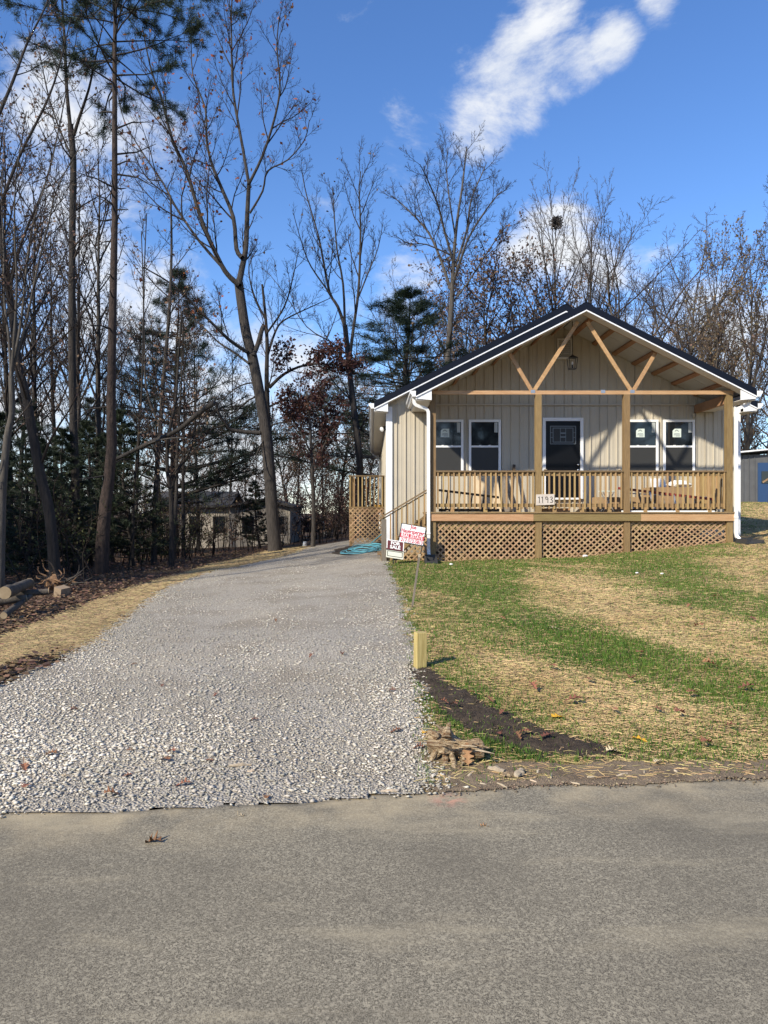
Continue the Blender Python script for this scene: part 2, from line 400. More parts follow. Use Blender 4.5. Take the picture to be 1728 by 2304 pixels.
class MB:
    def __init__(s): s.v = []; s.f = []
    def add(s, v, f):
        o = len(s.v); s.v += [tuple(q) for q in v]; s.f += [tuple(i+o for i in q) for q in f]; return s
    def box(s, x0, x1, y0, y1, z0, z1):
        return s.add([(x0,y0,z0),(x1,y0,z0),(x1,y1,z0),(x0,y1,z0),(x0,y0,z1),(x1,y0,z1),(x1,y1,z1),(x0,y1,z1)],
                     [(0,3,2,1),(4,5,6,7),(0,1,5,4),(1,2,6,5),(2,3,7,6),(3,0,4,7)])
    def bar(s, a, b, w, t, side=(0, 1, 0)):                 # box along a-b, t across 'side', w across the third axis
        a, b = Vector(a), Vector(b); d = (b-a).normalized(); sd = Vector(side); sd = (sd - d*sd.dot(d)).normalized(); u = d.cross(sd)
        q = [(-1,-1),(1,-1),(1,1),(-1,1)]
        v = [p + sd*(i*t/2) + u*(j*w/2) for p in (a, b) for i, j in q]
        return s.add(v, [(0,1,2,3),(7,6,5,4),(0,4,5,1),(1,5,6,2),(2,6,7,3),(3,7,4,0)])
    def prism(s, poly, ext):                                # planar polygon pushed along ext
        n = len(poly); e = Vector(ext); v = [Vector(p) for p in poly]; v += [p+e for p in v]
        return s.add(v, [tuple(range(n))[::-1], tuple(range(n, 2*n))] + [(i, (i+1) % n, (i+1) % n+n, i+n) for i in range(n)])
    def tube(s, pts, rad, n=8, cap=True):
        pts = [Vector(p) for p in pts]; m = len(pts)
        if not hasattr(rad, '__len__'): rad = [rad]*m
        o = len(s.v); ref = None
        for i, p in enumerate(pts):
            d = (pts[min(i+1, m-1)] - pts[max(i-1, 0)]).normalized()
            if ref is None: ref = d.orthogonal().normalized()
            ref = (ref - d*ref.dot(d)).normalized(); w = d.cross(ref)
            for k in range(n):
                a = 2*math.pi*k/n; s.v.append(tuple(p + ref*(rad[i]*math.cos(a)) + w*(rad[i]*math.sin(a))))
        for i in range(m-1):
            for k in range(n):
                s.f.append((o+i*n+k, o+i*n+(k+1) % n, o+(i+1)*n+(k+1) % n, o+(i+1)*n+k))
        if cap: s.f.append(tuple(o+k for k in range(n))[::-1]); s.f.append(tuple(o+(m-1)*n+k for k in range(n)))
        return s
    def build(s, name, mat, parent=None, smooth=False, **p):
        me = bpy.data.meshes.new(name); me.from_pydata(s.v, [], s.f); me.update()
        if smooth: me.polygons.foreach_set('use_smooth', [True]*len(me.polygons))
        return link(name, me, mat, parent, **p)
def text_mesh(txt, size, mat, parent, name, origin, right, up, bold=0.0, align='CENTER', sx=1.0, depth=.001):
    cu = bpy.data.curves.new(name, 'FONT'); cu.body = txt; cu.size = size; cu.align_x = align; cu.align_y = 'CENTER'; cu.offset = bold; cu.extrude = depth; cu.resolution_u = 3
    tmp = bpy.data.objects.new('tmp', cu); COL.objects.link(tmp)
    bpy.context.view_layer.update()
    me = bpy.data.meshes.new_from_object(tmp.evaluated_get(bpy.context.evaluated_depsgraph_get()))
    bpy.data.objects.remove(tmp); bpy.data.curves.remove(cu)
    r = Vector(right).normalized(); u = Vector(up).normalized(); n = r.cross(u)
    for v in me.vertices: v.co = Vector(origin) + r*(v.co.x*sx) + u*v.co.y + n*v.co.z
    me.materials.clear()
    return link(name, me, mat, parent)
R = random.Random(7)
NR = np.random.default_rng(7)

# ------------------------------------------------------------------ ground, road, driveway, lawn
def sheet(name, xs, ys, dz, mat, mask=None, **p):
    X, Y = np.meshgrid(xs, ys); Z = gh(X, Y) + dz
    V = np.stack([X, Y, Z], -1).reshape(-1, 3); nx = len(xs)
    i, j = np.meshgrid(np.arange(nx-1), np.arange(len(ys)-1)); a = (j*nx+i).ravel()
    Fq = np.stack([a, a+1, a+nx+1, a+nx], 1)
    if mask is not None:
        c = V[Fq].mean(1); Fq = Fq[mask(c[:, 0], c[:, 1])]
    u, inv = np.unique(Fq, return_inverse=True)
    return mesh_np(name, V[u], inv.reshape(-1, 4), mat, smooth=True, **p)
def ax(a, b, fine_a, fine_b, df, dc):
    return np.concatenate([np.arange(a, fine_a, dc), np.arange(fine_a, fine_b, df), np.arange(fine_b, b+dc, dc)])
sheet('ground', np.concatenate([np.arange(-420, -30, 10), np.arange(-30, -10, 1.), np.arange(-10, 16, .3), np.arange(16, 40, 1.), np.arange(40, 430, 10)]), np.concatenate([np.arange(-60, 2, 10), np.arange(2, 24, .3), np.arange(24, 60, 1.), np.arange(60, 710, 10)]), -.022, 'forest_floor', kind='structure')
# road
xs = np.concatenate([np.arange(-14.5, -5, .5), np.arange(-5, 6, .06), np.arange(6, 60, .5)])
rows = [np.full_like(xs, q) for q in (-9, -6, -3)] + [np.minimum(np.full_like(xs, q), edge_y(xs)-.6+.02*q) for q in np.arange(0, 3.4, .3)] + [edge_y(xs)-q for q in (.35, .2, .1, .05, 0)]
V = np.concatenate([np.stack([xs, q, np.zeros_like(xs)], 1) for q in rows] + [np.stack([xs, edge_y(xs)+.03, np.full_like(xs, -.05)], 1)])
n = len(xs); a = np.concatenate([np.arange(n-1)+k_*n for k_ in range(len(rows))])
mesh_np('road', V, np.stack([a, a+1, a+n+1, a+n], 1), 'asphalt', kind='structure')

DRIVE = [(-900,1950),(-900,1700),(0,1542),(100,1500),(190,1452),(290,1380),(370,1322),(430,1300),(500,1280),(590,1262),(660,1245),(705,1222),(735,1212),(760,1209),(800,1209),(850,1222),(866,1250),(880,1290),(898,1330),(916,1390),(930,1430),(940,1480),(950,1540),(958,1600),(965,1680),(990,1760),(1000,1900)]
drive_w = []
for (px, py) in DRIVE:
    q = hit(px, py); drive_w.append((q.x, q.y))
def in_drive(x, y, j=0.0):
    if j: x = x + j*np.sin(y*5+x*2)*.6 + j*np.sin(y*13)*.4
    return inside(x, y, drive_w)
sheet('driveway', np.concatenate([np.arange(-9, -4, .2), np.arange(-4, -.7, .09), np.arange(-.7, 3, .04)]), np.arange(3.2, 30, .06), .006, 'gravel', lambda x, y: in_drive(x, y, .10) & (y > edge_y(x) - .02), kind='structure')
SOIL = [(918,1517),(965,1503),(1000,1535),(1050,1560),(1110,1598),(1170,1622),(1230,1648),(1330,1672),(1392,1694),(1370,1702),(1290,1704),(1200,1696),(1110,1672),(1050,1648),(1000,1605),(960,1560)]
soil_w = [tuple(hit(*q).xy) for q in SOIL]
DIRT = [(962,1700),(1100,1716),(1250,1722),(1400,1716),(1550,1718),(1728,1712),(2600,1665),(2600,1715),(1728,1749),(1500,1765),(1200,1785),(985,1800)]
dirt_w = [tuple(hit(*q).xy) for q in DIRT]
def lawn_mask(x, y):
    return (y > edge_y(x) - .1) & ((y < 23) | (x > 9.5))
sheet('lawn', np.concatenate([np.arange(-.3, 12, .15), np.arange(12, 45, .6)]), np.concatenate([np.arange(3.6, 6, .1), np.arange(6, 20, .15), np.arange(20, 60, .6)]), -.002, 'lawn_soil', lawn_mask, kind='structure')
def soil_height(x, y):
    return gh(x, y) + .045 + .018*np.sin(x*9+y*4)*np.sin(y*11-x*3)
xs, ys = np.arange(-.2, 4, .035), np.arange(3.5, 8, .035)
X, Y = np.meshgrid(xs, ys); Xj = X + .05*np.sin(Y*17+X*6) + .03*np.sin(Y*41); Yj = Y + .06*np.sin(X*15+Y*4) + .03*np.sin(X*37)
ins = inside(Xj.ravel(), Yj.ravel(), soil_w).reshape(X.shape)
dd = blur(ins.astype(float), 2)
Z = gh(X, Y) + .004 + .012*np.clip(dd*1.6-.5, -.2, 1)*(1+.5*np.sin(X*21+Y*9)*np.sin(Y*25)) + NR.normal(0, .009, X.shape)*ins
nx = len(xs); i, j = np.meshgrid(np.arange(nx-1), np.arange(len(ys)-1)); a = (j*nx+i).ravel(); Fq = np.stack([a, a+1, a+nx+1, a+nx], 1)
keep = (dd.ravel()[Fq].mean(1) > .25); Fq = Fq[keep]; u, inv = np.unique(Fq, return_inverse=True)
mesh_np('soil_strip', np.stack([X, Y, Z], -1).reshape(-1, 3)[u], inv.reshape(-1, 4), 'dark_soil', smooth=True, kind='structure')
xs = np.arange(-.15, 6.5, .03); vv = np.concatenate([np.arange(0, .2, .02), np.arange(.2, 1.0, .04)])
X, Vv = np.meshgrid(xs, vv); Y = edge_y(X) - .012 - .016*np.sin(X*31)*np.sin(X*9+1) - .010*np.sin(X*67+2) + Vv
Z = np.where(Vv < .05, .0045 + Vv*.1, np.maximum(gh(X, Y), 0) + .007)
nx = len(xs); i, j = np.meshgrid(np.arange(nx-1), np.arange(len(vv)-1)); a = (j*nx+i).ravel(); Fq = np.stack([a, a+1, a+nx+1, a+nx], 1)
cx_, cy_ = X.ravel()[Fq].mean(1), Y.ravel()[Fq].mean(1); Fq = Fq[inside(cx_ + .05*np.sin(cy_*19), np.maximum(cy_, edge_y(cx_)+.02) + .03*np.sin(cx_*12), dirt_w)]; u, inv = np.unique(Fq, return_inverse=True)
mesh_np('roadside_dirt', np.stack([X, Y, Z], -1).reshape(-1, 3)[u], inv.reshape(-1, 4), 'bare_dirt', smooth=True, kind='structure')

# ------------------------------------------------------------------ the house
XC = 4.965                                    # ridge line
YP, YW, YB = 17.4, 19.2, 33.2                 # porch front, house front wall, house rear wall
XL, XR = .423, 9.51                           # house side walls
SL = .506
PH, PR = 3.94, 6.33                           # porch roof half width and ridge height
MH, MR = 4.90, 6.79                           # main roof half width and ridge height
house = thing('house', (XC, YP, .4), 'tan metal-sided house with black roof and timber front porch', 'house')
def roof_z(x, ridge): return ridge - SL*abs(x-XC)

def siding(parent, axis, lo, hi, fixed, z0f, z1f, nrm, step=.9144, name='siding_panel'):
    """ribbed metal sheets along an axis; fixed = plane position, nrm = outward direction along the other axis"""
    a = lo
    while a < hi - 1e-4:
        b2 = min(a+step, hi)
        prof = [(a+.002, 0)]
        r = math.ceil((a-lo)/.2286 - 1e-6)*.2286 + lo
        while r < b2 - .03:
            if r - .022 > a: prof += [(r-.022, 0), (r-.012, .027), (r+.012, .027), (r+.022, 0)]
            elif r + .022 < b2: prof += [(r+.004, .027), (r+.012, .027), (r+.022, 0)]
            mid = r + .114
            if mid + .02 < b2: prof += [(mid-.022, 0), (mid-.016, .004), (mid+.016, .004), (mid+.022, 0)]
            r += .2286
        prof.append((b2-.002, 0))
        v = []; 
        for (q, off) in prof:
            for z in (z0f(q), max(z1f(q), z0f(q)+.001)):
                p = fixed + nrm*off
                v.append((q, p, z) if axis == 'x' else (p, q, z))
        f = [(2*k, 2*k+2, 2*k+3, 2*k+1) for k in range(len(prof)-1)]
        if (axis == 'x') == (nrm > 0): f = [t[::-1] for t in f]
        MB().add(v, f).build(name, 'siding', parent)
        a = b2
ZT = 4.27
wf = MB().box(XL+.02, XR-.02, YW+.004, YW+.12, .2, 4.28).prism([(XL+.02, YW+.004, 4.281), (XR-.02, YW+.004, 4.281), (XR-.02, YW+.004, 4.3), (XC, YW+.004, 6.62), (XL+.02, YW+.004, 4.3)], (0, .11, 0)).build('front_wall', 'siding', house)
siding(wf, 'x', XL, XR, YW-.002, lambda q: ghf(q, YW)+.02, lambda q: ZT-.002, -1)
siding(wf, 'x', XL, XR, YW-.006, lambda q: ZT+.03, lambda q: roof_z(q, MR)-.16, -1)
MB().box(1.35, 8.62, YW-.062, YW-.04, ZT-.012, ZT+.03).build('trim_strip', 'siding', wf)
ws = MB().box(XL+.004, XL+.1, YW+.13, YB, -.2, 4.28).build('side_wall', 'siding', house)
siding(ws, 'y', YW, YB, XL-.002, lambda q: ghf(XL-.1, q)+.02, lambda q: 4.27, -1)
ws2 = MB().box(XR-.1, XR-.004, YW+.13, YB, .2, 4.28).build('side_wall', 'siding', house)
siding(ws2, 'y', YW, YB, XR+.002, lambda q: ghf(XR+.1, q)+.02, lambda q: 4.27, 1)
MB().prism([(XL, YB, 0), (XR, YB, 0), (XR, YB, 4.28), (XC, YB, 6.6), (XL, YB, 4.28)], (0, .1, 0)).build('rear_wall', 'siding', house)
for (xa, s) in ((XL, 1), (XR, -1)):
    MB().prism([(xa-.048*s, YW-.046, .3), (xa+.115*s, YW-.046, .3), (xa+.115*s, YW-.038, .3), (xa-.040*s, YW-.038, .3), (xa-.040*s, YW+.115, .3), (xa-.048*s, YW+.115, .3)], (0, 0, 3.93)).build('corner_trim', 'white_trim', house)

# ---- roofs
def gable_roof(half, ridge, y0, y1, name):
    roofp = None
    for s in (-1, 1):
        xe = XC + s*half; ze = ridge - SL*half
        top = [(XC, ridge), (xe, ze), (xe, ze-.035), (XC, ridge-.035)]
        mb = MB().prism([(x, y0, z) for x, z in top], (0, y1-y0, 0))
        rp = mb.build('roof', 'roof_metal', house)
        # standing ribs on the sheets
        k = y0 + .30
        while k < y1:
            MB().bar((XC + s*.03, k, ridge-SL*.03+.012), (xe, k, ze+.012), .03, .03).build('roof_rib', 'roof_metal', rp) if k - y0 < 7 else None
            k += .6
        # rake trim at the gable end, dark face with a thin white lip
        MB().prism([(XC+s*.0008, y0-.014, ridge+.012), (xe, y0-.014, ze+.012), (xe, y0-.014, ze-.155), (XC+s*.0008, y0-.014, ridge-.155)], (0, .012, 0)).build('rake_trim', 'roof_metal', rp)
        MB().prism([(XC+s*.0008, y0-.026, ridge-.157), (xe, y0-.026, ze-.157), (xe, y0-.026, ze-.188), (XC+s*.0008, y0-.026, ridge-.188)], (0, .03, 0)).build('rake_lip', 'white_trim', rp)
        # boxed overhang below the rake
        MB().prism([(XC+s*.0008, y0+.006, ridge-.178), (xe-s*.02, y0+.006, ze-.178+SL*.02), (xe-s*.02, y0+.006, ze-.192+SL*.02), (XC+s*.0008, y0+.006, ridge-.192)], (0, .285, 0)).build('rake_soffit', 'soffit', rp)
        roofp = rp
    MB().prism([(XC-.16, y0-.02, ridge-SL*.16+.03), (XC, y0-.02, ridge+.036), (XC+.16, y0-.02, ridge-SL*.16+.03), (XC+.16, y0-.02, ridge-SL*.16+.016), (XC, y0-.02, ridge+.02), (XC-.16, y0-.02, ridge-SL*.16+.016)], (0, y1-y0+.02, 0)).build('ridge_cap', 'roof_metal', house)
gable_roof(PH, PR, 17.1, YW-.004, 'porch_roof')
gable_roof(MH, MR, 18.9, YB+.4, 'main_roof')
# eave returns, soffits, gutters
def eave(half, ridge, y0, y1, inner, post_x):
    for s in (-1, 1):
        xe = XC + s*half; ze = ridge - SL*half
        xi = XC + s*inner
        MB().prism([(xe-s*.01, y0+.002, ze-.15), (xi, y0+.002, ze-.15+SL*abs(xe-xi)-.03), (xi, y0+.002, ze-.245), (xe-s*.01, y0+.002, ze-.215)], (0, .02, 0)).build('eave_return', 'white_trim', house)
        MB().box(min(xe-s*.012, xi), max(xe-s*.012, xi), y0+.024, y1, ze-.245, ze-.235).build('eave_soffit', 'soffit', house)
        MB().box(min(xe, xe-s*.011), max(xe, xe-s*.011), y0+.024, y1, ze-.234, ze-.037).build('fascia_board', 'white_trim', house)
        g = [(0, -.165), (.075, -.165), (.095, -.12), (.13, -.09), (.135, -.035), (.128, -.035), (.122, -.085), (.088, -.115), (.07, -.158), (.006, -.158), (.006, -.035), (0, -.035)]
        gt = MB().prism([(xe+s*(.003+u), y0-.005, ze+w) for u, w in g], (0, y1-y0, 0)).build('gutter', 'white_gutter', house)
        MB().prism([(xe+s*(.003+u), y0-.012, ze+w) for u, w in g[:5]+[(0, -.035)]], (0, .006, 0)).build('end_cap', 'white_trim', gt)
eave(PH, PR, 17.1, YW-.05, 3.575, 0)
eave(MH, MR, 18.9, YB+.38, 4.545, 0)
# porch ceiling: metal sheets seen from below, purlins, truss
for s in (-1, 1):
    for (ya, yb) in ((17.40, 18.22), (18.235, 19.17)):
        o1 = .055
        MB().prism([(XC+s*.02, ya, PR-o1), (XC+s*3.88, ya, PR-o1-SL*3.86), (XC+s*3.88, ya, PR-o1-.008-SL*3.86), (XC+s*.02, ya, PR-o1-.008)], (0, yb-ya, 0)).build('ceiling_sheet', 'ceiling_sheet', house)
    for off in (.27, .79, 1.30, 1.81, 2.32, 2.83, 3.36):
        x = XC+s*off; z = PR-.066-SL*off
        MB().prism([(x-.045, 17.46, z+SL*.045*s), (x+.045, 17.46, z-SL*.045*s), (x+.045, 17.46, z-.042-SL*.045*s), (x-.045, 17.46, z-.042+SL*.045*s)], (0, 1.70, 0)).build('purlin', 'purlin_wood', house)
    MB().prism([(XC+s*.003, 17.412, PR-.07), (XC+s*3.62, 17.412, PR-.07-SL*3.617), (XC+s*3.62, 17.412, PR-.185-SL*3.617), (XC+s*.003, 17.412, PR-.185)], (0, .038, 0)).build('truss_top_chord', 'truss_lumber', house)
MB().box(1.375, 5.50, 17.412, 17.450, 4.270, 4.358).build('truss_bottom_chord', 'fresh_lumber', house)
MB().box(5.503, 8.52, 17.412, 17.450, 4.270, 4.358).build('truss_bottom_chord', 'fresh_lumber', house)
for (a, b2, w) in (((3.77, 4.36), (3.25, 5.235), .085), ((3.83, 4.36), (4.86, 5.98), .088), ((6.11, 4.36), (5.08, 5.98), .088), ((6.17, 4.36), (6.68, 5.235), .085)):
    MB().bar((a[0], 17.431, a[1]), (b2[0], 17.431, b2[1]), w, .037).build('truss_web', 'truss_lumber', house)
for (x, w) in ((3.80, .10), (6.14, .10), (5.45, .10)):
    MB().box(x-w/2, x+w/2, 17.407, 17.4105, 4.30, 4.375 if w != 5.45 else 4.36).build('truss_plate', 'plate_steel', house)
for x in (1.44, 8.36):
    MB().box(x, x+.04, 17.56, YW-.03, 4.06, 4.268).build('side_beam', 'purlin_wood', house)
    MB().box(x+.045, x+.085, 17.56, YW-.03, 4.06, 4.268).build('side_beam', 'purlin_wood', house)
MB().box(8.30, 8.345, YW-.10, YW-.03, 3.95, 4.05).build('beam_hanger', 'siding', house)
# ---- posts and deck
DZ = 1.5
for (x0, x1) in ((1.375, 1.515), (3.862, 4.002), (5.942, 6.082), (8.36, 8.50)):
    MB().box(x0, x1, YP, YP+.14, DZ+.002, 4.268).build('porch_post', 'treated_wood', house)
    MB().box(x0, x1, YP-.01, YP+.13, ghf(x0, YP)-.15, 1.288).build('pier_post', 'treated_wood', house)
for (xa, xb, mt) in ((1.335, 3.80, 'fresh_lumber'), (3.803, 6.32, 'green_lumber'), (6.323, 8.54, 'fresh_lumber')):
    MB().box(xa, xb, YP-.05, YP-.012, 1.290, 1.468).build('deck_fascia', mt, house)
k = 0; y = YP-.075
while y < YW-.08:
    MB().box(1.32, 8.555, y, min(y+.138, YW-.05), 1.470, DZ).build('deck_board', 'treated_wood_x', house); y += .144
for x in np.arange(1.45, 8.5, .41):
    MB().box(x, x+.038, YP-.005, YW-.1, 1.29, 1.468).build('deck_joist', 'treated_wood', house)
MB().box(1.36, 8.5, YW-.07, YW-.045, .2, 1.28).build('foundation_skirt', 'plastic_black', house)
for (xa, xb, sp) in ((1.515, 3.862, None), (4.002, 5.942, None), (6.082, 8.36, None)):
    rl = MB().box(xa+.004, xb-.004, YP+.005, YP+.14, 2.440, 2.478).build('railing', 'rail_wood', house)
    MB().box(xa+.004, xb-.004, YP+.055, YP+.093, 2.352, 2.438).build('upper_rail', 'treated_wood_x', rl)
    MB().box(xa+.004, xb-.004, YP+.055, YP+.093, 1.615, 1.700).build('lower_rail', 'treated_wood_x', rl)
    nb = int(round((xb-xa)/.121)); 
    bm = None
    for i in range(nb):
        x = xa + (i+.5)*(xb-xa)/nb
        if i in (0, nb-1): x = xa+.05 if i == 0 else xb-.05
        if bm is None:
            o = MB().box(-.018, .018, -.018, .018, 0, .865).build('baluster', 'baluster_wood', rl); bm = o.data
        else:
            o = bpy.data.objects.new('baluster', bm); COL.objects.link(o); o.parent = rl; o.matrix_parent_inverse = Matrix.Identity(4)
        o.location = (x + R.uniform(-.004, .004), YP+.036, 1.571 + R.uniform(-.006, .006)); o.rotation_euler = (0, R.uniform(-.006, .006), 0)
    nbk = 3
    for i in range(nbk):
        x = xa + (i+.5)*(xb-xa)/nbk
        MB().box(x-.045, x+.045, YP+.05, YP+.10, DZ+.002, 1.612).build('rail_block', 'baluster_wood', rl)
# right end railing running back to the wall
rl = MB().box(8.37, 8.49, YP+.145, YW-.05, 2.440, 2.478).build('railing', 'rail_wood', house)
MB().box(8.41, 8.448, YP+.145, YW-.05, 2.352, 2.438).build('upper_rail', 'baluster_wood', rl)
MB().box(8.41, 8.448, YP+.145, YW-.05, 1.615, 1.700).build('lower_rail', 'baluster_wood', rl)
for i in range(13):
    y = YP+.22+i*.121
    MB().box(8.372, 8.408, y-.018, y+.018, 1.57, 2.437).build('baluster', 'baluster_wood', rl)
# lattice
def clip_strip(x0, x1, z0, z1, c, sgn, w):
    """strip along direction (1, sgn) clipped to a rectangle, centre line z = sgn*x + c; returns polygon or None"""
    h = w/math.sqrt(2)*1.0
    poly = [(x0-5, sgn*(x0-5)+c-h), (x1+5, sgn*(x1+5)+c-h), (x1+5, sgn*(x1+5)+c+h), (x0-5, sgn*(x0-5)+c+h)]
    for (ax_, val, keep) in ((0, x0, 1), (0, x1, -1), (1, z0, 1), (1, z1, -1)):
        o = []
        for i in range(len(poly)):
            p, q = poly[i], poly[(i+1) % len(poly)]; dp, dq = (p[ax_]-val)*keep, (q[ax_]-val)*keep
            if dp >= 0: o.append(p)
            if dp*dq < 0:
                t = dp/(dp-dq); o.append((p[0]+(q[0]-p[0])*t, p[1]+(q[1]-p[1])*t))
        poly = o
        if len(poly) < 3: return None
    return poly
def lattice(parent, x0, x1, zb0, zb1, z1, y, pitch=.143, w=.036, label=None):
    mid = MB().box(x0, x1, y+.002, y+.02, z1-.012, z1).build('lattice_panel', 'lattice_wood', parent)
    for layer, sgn in ((0, 1), (1, -1)):
        lo, hi = (min(zb0, zb1) - x1, z1 - x0) if sgn == 1 else (min(zb0, zb1) + x0, z1 + x1)
        c = lo + R.uniform(0, pitch)
        while c < hi:
            z_here = min(zb0, zb1)
            p = clip_strip(x0, x1, z_here, z1-.014, c, sgn, w)
            # follow the slope of the ground at the foot
            if p:
                q = []
                for (px_, pz_) in p:
                    zb = zb0 + (zb1-zb0)*(px_-x0)/(x1-x0)
                    q.append((px_, max(pz_, zb)))
                area = abs(sum(q[i][0]*q[(i+1) % len(q)][1]-q[(i+1) % len(q)][0]*q[i][1] for i in range(len(q))))/2
                if area > .0006:
                    yy = y - .007*(sgn == 1)
                    MB().prism([(a_, yy, b_) for a_, b_ in q], (0, .0068, 0)).build('lattice_strip', 'lattice_wood', mid)
            c += pitch
    return mid
for (xa, xb, za, zb) in ((1.52, 3.857, .30, .33), (4.007, 5.937, .34, .49), (6.087, 8.355, .50, .76)):
    lattice(house, xa, xb, za, zb, 1.287, YP+.045)
    MB().box(xa, xb, YP+.06, YP+.098, 1.09, 1.285).build('rim_joist', 'green_lumber', house)
# ---- windows
def window(x0, x1, z0, z1, stick, reflect):
    w = MB(); y0, y1 = YW-.080, YW-.038; t = .062
    w.box(x0, x1, y0, y1, z1-t, z1).box(x0, x1, y0, y1, z0, z0+t).box(x0, x0+t, y0, y1, z0+t+.0005, z1-t-.0005).box(x1-t, x1, y0, y1, z0+t+.0005, z1-t-.0005)
    w = w.build('window', 'white_trim', house)
    zm = (z0+z1)/2
    MB().box(x0+t+.001, x1-t-.001, y0+.006, y1, zm-.024, zm+.024).build('meeting_rail', 'white_trim', w)
    MB().box(x0+t+.001, x1-t-.001, y0+.018, y1-.002, zm+.025, z1-t-.001).build('pane', 'glass', w)
    MB().box(x0+t+.001, x1-t-.001, y0+.022, y1-.002, z0+t+.001, zm-.025).build('pane', 'screen', w)
    for dx in (-.12, .12): MB().box((x0+x1)/2+dx-.03, (x0+x1)/2+dx+.03, y0+.004, y0+.016, zm+.024, zm+.036).build('sash_lock', 'white_trim', w)
    if stick:
        sx, sz = x0 + .245, zm+.24
        st = MB().prism([(sx, y0+.016, sz), (sx+.22, y0+.016, sz), (sx+.22, y0+.016, sz+.22), (sx+.05, y0+.016, sz+.22), (sx, y0+.016, sz+.17)], (0, .0015, 0)).build('sticker', 'sticker', w)
        p = MB()
        p.bar((sx+.06, y0+.0145, sz+.155), (sx+.105, y0+.0145, sz+.19), .018, .001).bar((sx+.105, y0+.0147, sz+.19), (sx+.155, y0+.0147, sz+.15), .018, .001)
        for k, (a_, b_) in enumerate(((.04, .18), (.03, .19), (.08, .19))): p.box(sx+a_, sx+b_, y0+.0142, y0+.0155, sz+.085-.03*k, sz+.098-.03*k)
        p.build('sticker_print', 'sticker_print', st)
    MB().box(x1-t-.105, x1-t-.02, y0+.0155, y0+.0172, z1-t-.27, z1-t-.012).build('paper_strip', 'paper_strip', w)
for (x0, x1, st) in ((1.546, 2.377, True), (2.515, 3.345, False), (6.60, 7.42, True), (7.546, 8.365, True)):
    window(x0, x1, 2.50, 3.89, st, None)
# ---- door
y0 = YW-.075
dr = MB().box(4.426, 4.505, y0, YW-.038, 1.84, 3.94).box(5.401, 5.48, y0, YW-.038, 1.84, 3.94).box(4.5055, 5.4005, y0, YW-.038, 3.855, 3.94).box(4.5055, 5.4005, y0-.02, YW-.038, 1.82, 1.87).build('door_frame', 'white_trim', house)
door = MB().box(4.508, 5.398, y0+.012, YW-.04, 1.872, 3.853).build('door', 'door_paint', house)
for (xa, xb, za, zb) in ((4.62, 5.28, 2.02, 2.10), (4.62, 5.28, 2.72, 2.75)):
    pass
for (xa, xb) in ((4.60, 4.93), (4.975, 5.305)):
    MB().box(xa, xb, y0+.007, y0+.0115, 2.02, 2.78).build('door_panel', 'door_paint', door)
gl = MB().box(4.625, 5.28, y0+.004, y0+.0115, 3.26, 3.72).build('door_light', 'screen', door)
cm = MB(); ya = y0+.0005
def cbar(a, b2, w=.014): cm.bar((a[0], ya, a[1]), (b2[0], ya, b2[1]), w, .005)
x0, x1, z0, z1 = 4.625, 5.28, 3.26, 3.72
for k in (0, .07):
    cbar((x0+k, z0+k*.7), (x1-k, z0+k*.7)); cbar((x0+k, z1-k*.7), (x1-k, z1-k*.7)); cbar((x0+k, z0+k*.7), (x0+k, z1-k*.7)); cbar((x1-k, z0+k*.7), (x1-k, z1-k*.7))
xm, zm = (x0+x1)/2, (z0+z1)/2
for dx in (-.07, .07): cbar((xm+dx, z0+.05), (xm+dx, z1-.05), .01)
for dz in (-.05, .05): cbar((xm-.07, zm+dz), (xm+.07, zm+dz), .03)
for s in (-1, 1):
    cbar((xm+s*.26, zm-.06), (xm+s*.32, zm-.06), .01); cbar((xm+s*.26, zm+.06), (xm+s*.32, zm+.06), .01)
cm.build('leaded_came', 'came', gl)
for zz, rr in ((2.72, .026), (2.58, .032)):
    MB().tube([(5.33, y0+.012, zz), (5.33, y0-.02, zz), (5.33, y0-.05, zz), (5.33, y0-.062, zz)], [rr, rr*.6, rr, rr*.7], 12).build('door_knob', 'chrome', door, smooth=True)
# ---- gable vent, hanging lantern
vt = MB().box(4.80, 4.845, YW-.09, YW-.042, 5.45, 5.99).box(5.155, 5.20, YW-.09, YW-.042, 5.45, 5.99).box(4.8455, 5.1545, YW-.09, YW-.042, 5.945, 5.99).box(4.8455, 5.1545, YW-.09, YW-.042, 5.45, 5.495).build('gable_vent', 'soffit', house)
for k in range(9):
    z = 5.505+k*.049
    MB().prism([(4.847, YW-.086, z), (4.847, YW-.046, z+.036), (4.847, YW-.044, z+.030), (4.847, YW-.084, z-.008)], (.306, 0, 0)).build('louvre', 'soffit', vt)
ly = 18.25; lx = 4.955
lan = thing('hanging_lantern', (lx, ly, 5.02), 'black cage lantern hanging under the porch gable', 'lantern')
MB().tube([(lx, ly, 5.36), (lx, ly, 6.20)], .010, 8).build('stem', 'black_metal', lan)
MB().tube([(lx, ly, 5.30), (lx, ly, 5.36), (lx, ly, 5.385)], [.155, .04, .02], 4).build('roof_cap', 'black_metal', lan)
fr = MB()
tw, bw, zt, zb = .105, .078, 5.30, 5.03
for sx in (-1, 1):
    for sy in (-1, 1): fr.bar((lx+sx*tw, ly+sy*tw, zt), (lx+sx*bw, ly+sy*bw, zb), .014, .014)
for s in (-1, 1):
    fr.bar((lx-bw, ly+s*bw, zb), (lx+bw, ly+s*bw, zb), .014, .016).bar((lx+s*bw, ly-bw, zb+.001), (lx+s*bw, ly+bw, zb+.001), .014, .016, (1, 0, 0))
fr.build('cage', 'black_metal', lan)
MB().tube([(lx, ly, 5.04), (lx, ly, 5.13)], .018, 8).build('candle_holder', 'black_metal', lan)
